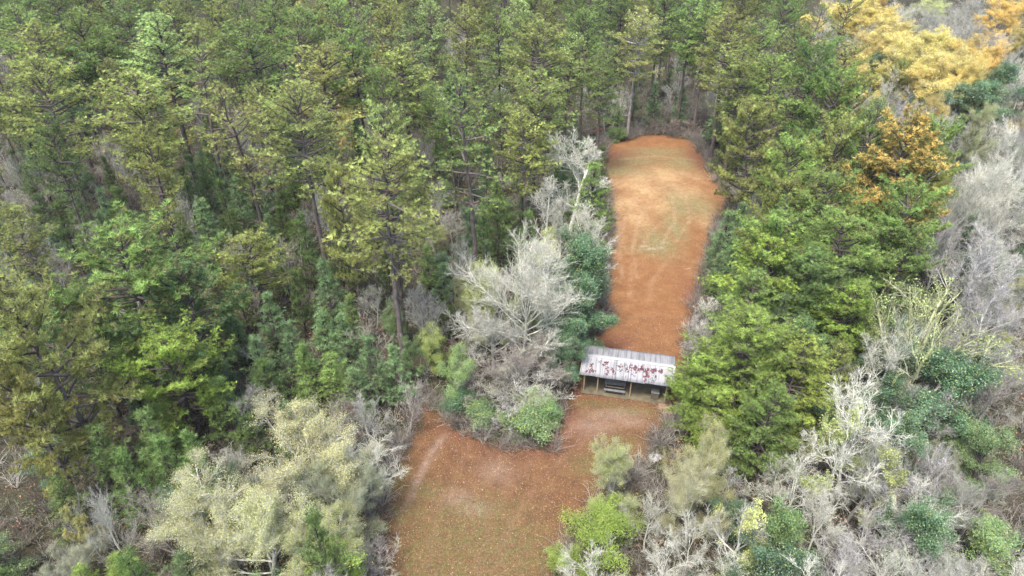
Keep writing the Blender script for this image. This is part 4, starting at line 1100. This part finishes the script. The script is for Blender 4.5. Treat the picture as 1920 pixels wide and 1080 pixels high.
# ------------------------------------------------------------------ small things
def crumple(name, px, py, sx, sy, h, col, label, cat, rz):
    x, y, _ = at(px, py, h * .5)
    r = np.random.default_rng(17); n_ = 14
    u, v = np.meshgrid(np.linspace(-.5, .5, n_), np.linspace(-.5, .5, n_))
    z = h * (.55 + .3 * np.sin(u * 9 + 1) * np.cos(v * 7) + .12 * r.normal(size=u.shape)) * (1 - 1.2 * np.maximum(abs(u), abs(v)) ** 2.5 * 3)
    top = np.stack([u * sx + .05 * r.normal(size=u.shape), v * sy + .05 * r.normal(size=u.shape), np.maximum(z, .03)], -1).reshape(-1, 3)
    idx = np.arange(n_ * n_).reshape(n_, n_)
    F = np.stack([idx[:-1, :-1], idx[:-1, 1:], idx[1:, 1:], idx[1:, :-1]], -1).reshape(-1, 4)
    N0 = n_ * n_
    rim = np.concatenate([idx[0], idx[1:, -1], idx[-1, -2::-1], idx[-2:0:-1, 0]]); R2 = np.roll(rim, -1)
    me = mesh_np(name, np.concatenate([top, top * [1, 1, 0] + [0, 0, .0]]), np.concatenate([F, F[:, ::-1] + N0, np.stack([rim, rim + N0, R2 + N0, R2], -1)]), None, simple_mat(name + "_surface", col, .5, 3, .8, 1.1))
    o_ = obj(name, me, None, (x, y, ground_z(x, y))); o_.rotation_euler = (0, 0, rz); o_["label"] = label; o_["category"] = cat
crumple("plastic_sheet", 1230, 852, 1.15, .95, .45, (.34, .34, .34), "crumpled white plastic sheet lying among bushes at the clearing edge", "plastic sheet", .6)
def logthing(name, px, py, L_, r_, az, col, label, cat, branches=0, tilt=.03):
    x, y, _ = at(px, py)
    r = np.random.default_rng(int(px))
    p_, d_ = polyline(np.array([-L_ / 2 * math.cos(az), -L_ / 2 * math.sin(az), r_]), np.array([math.cos(az), math.sin(az), tilt]), L_, 8, r, wander=.05)
    lines = [(p_, np.linspace(r_, r_ * .5, 9))]
    for i in range(branches):
        q, _ = polyline(p_[3 + i % 5], norm(around(d_, 1.0, r) + [0, 0, .4]), L_ * .18, 4, r); lines.append((q, np.linspace(r_ * .4, .01, 5)))
    V, F, A = tubes(lines, r, (5, 8))
    me = mesh_np(name, V, F, {"v": A}, M_STEM, smooth=True)
    o_ = obj(name, me, None, (x, y, ground_z(x, y))); o_.color = (*col, 1); o_["label"] = label; o_["category"] = cat
logthing("broken_board", 1289, 505, .7, .05, .2, (.30, .24, .18), "small pale board lying on the orange field near its right side", "board")
logthing("stick", 829, 798, 1.0, .04, .5, (.32, .25, .18), "short pale stick on the reddish ground by the left trees", "stick")
logthing("fallen_log", 1130, 247, 7, .18, .5, (.30, .10, .07), "reddish fallen log at the far left corner of the clearing", "log", 3)
for px, py, h, w, t in ((1155, 150, 9.5, 60, 'W'), (1140, 175, 8, 50, 'B'), (1168, 160, 9, 45, 'W'), (1270, 150, 8, 50, 'M'), (1255, 170, 7, 40, 'P'), (1385, 130, 12, 40, 'W'), (1300, 175, 6, 50, 'P')):
    T('bare_stem', px, py, h, w, t)
for px, py, h, w, t in ((1160, 232, 2.5, 40, 'P'), (1225, 222, 2.6, 50, 'BR'), (1265, 225, 2.8, 50, 'BR'), (1300, 225, 3, 50, 'BR'), (1200, 225, 2.4, 40, 'P'), (1245, 205, 3, 50, 'BR'), (1285, 205, 3.4, 55, 'P'), (1320, 205, 3.4, 50, 'BR')):
    T('brush', px, py, h, w, t)
T('shrub', 1155, 243, 2, 45, 'DG')

# ------------------------------------------------------------------ labels for the trees that carry none yet
LM = [("the open shelter", 1180, 690), ("the big pale bare tree", 985, 590), ("the tall white-barked tree", 1075, 330), ("the far end of the clearing", 1220, 240), ("the pale-trunked far pine", 1177, 170),
      ("the orange-brown oak", 1695, 300), ("the golden trees", 1740, 110), ("the yellow-lichened bare tree", 1790, 600), ("the big glossy evergreen", 1795, 740), ("the large lime evergreen", 1410, 680),
      ("the straw-coloured trees", 500, 900), ("the broad green pine", 230, 560), ("the golden-flecked edge pine", 40, 650), ("the big yellow-green pine", 712, 380), ("the light green upper pine", 285, 90),
      ("the dull green large pine", 880, 260), ("the white plastic sheet", 1230, 852), ("the lime-green rounded bush", 1130, 1000), ("the leaning clearing pine", 1420, 290), ("the golden tiered pine", 590, 150),
      ("the upper left leaning trunk", 100, 380), ("the pair of pale pines", 1005, 110), ("the lower white bare tree", 668, 900), ("the flat-tiered far pine", 1190, 80)]
GROUPN = {'pine_tree': 'tall pines of the forest', 'young_pine': 'young pines under the forest', 'cedar_tree': 'feathery evergreens beside the clearing', 'bare_tree': 'leafless trees in the forest', 'bare_sapling': 'bare saplings under the pines',
          'bare_shrub': 'bare shrubs along the forest floor', 'budding_tree': 'pale fine-leaved trees', 'leafy_tree': 'half-bare leafy trees', 'golden_tree': 'golden autumn trees', 'oak_tree': 'oaks', 'evergreen_tree': 'broadleaf evergreens',
          'evergreen_shrub': 'evergreen shrubs', 'leafy_bush': 'leafy bushes'}
ORD = ["first", "second", "third", "fourth", "fifth", "sixth", "seventh", "eighth", "ninth", "tenth", "eleventh", "twelfth", "thirteenth", "fourteenth", "fifteenth"]
buckets = {}
for t in TREES:
    n = t['name']; t['root']["category"] = WORD[n][1]; t['root']["group"] = GROUPN[n]
    if t['label']:
        t['root']["label"] = t['label']; continue
    px, py, _ = to_px(t['x'], t['y'], t['h'] * .75)
    px = min(max(px, 0), 1920); py = min(max(py, 0), 1080)
    nm, lx, ly = min(LM, key=lambda l: math.hypot(px - l[1], (py - l[2]) * 1.2))
    dx, dy = px - lx, py - ly
    if abs(dx) > abs(dy) * 1.1: rel = "left of" if dx < 0 else "right of"
    else: rel = "behind" if dy < 0 else "in front of"
    size = 'small ' if t['h'] < {'pine_tree': 15, 'young_pine': 6.5, 'bare_tree': 8, 'evergreen_tree': 5}.get(n, 0) else ''
    word = WORD[n][0] if not (n == 'pine_tree' and t['h'] < 17) else 'pine'
    key = (size + t['tint'] + ' ' + word, rel, nm)
    buckets.setdefault(key, []).append((math.hypot(dx, dy), t))
for (desc, rel, nm), L_ in buckets.items():
    L_.sort(key=lambda q: q[0])
    for i, (_, t) in enumerate(L_):
        if len(L_) == 1: lab = f"{desc} {rel} {nm}"
        elif i == 0: lab = f"closest {desc} {rel} {nm}"
        elif i < len(ORD): lab = f"{ORD[i]} closest {desc} {rel} {nm}"
        else: lab = f"outlying {desc} {rel} {nm}, number {i + 1} away from it"
        t['root']["label"] = lab


# ------------------------------------------------------------------ the air
hz = mesh_np("haze", np.array([[x, y, z] for x in (-480, 480) for y in (-60, 520) for z in (-1.6, 52)], float), np.array([[0, 1, 3, 2], [4, 6, 7, 5], [0, 4, 5, 1], [2, 3, 7, 6], [0, 2, 6, 4], [1, 5, 7, 3]]))
m, N, L = mat_new("haze_air")
o_ = N.new("ShaderNodeOutputMaterial"); v_ = N.new("ShaderNodeVolumePrincipled")
v_.inputs["Color"].default_value = (.80, .87, .92, 1); v_.inputs["Density"].default_value = .00008
L.new(v_.outputs[0], o_.inputs["Volume"]); hz.materials.append(m)
o = obj("haze", hz); o["kind"] = "stuff"
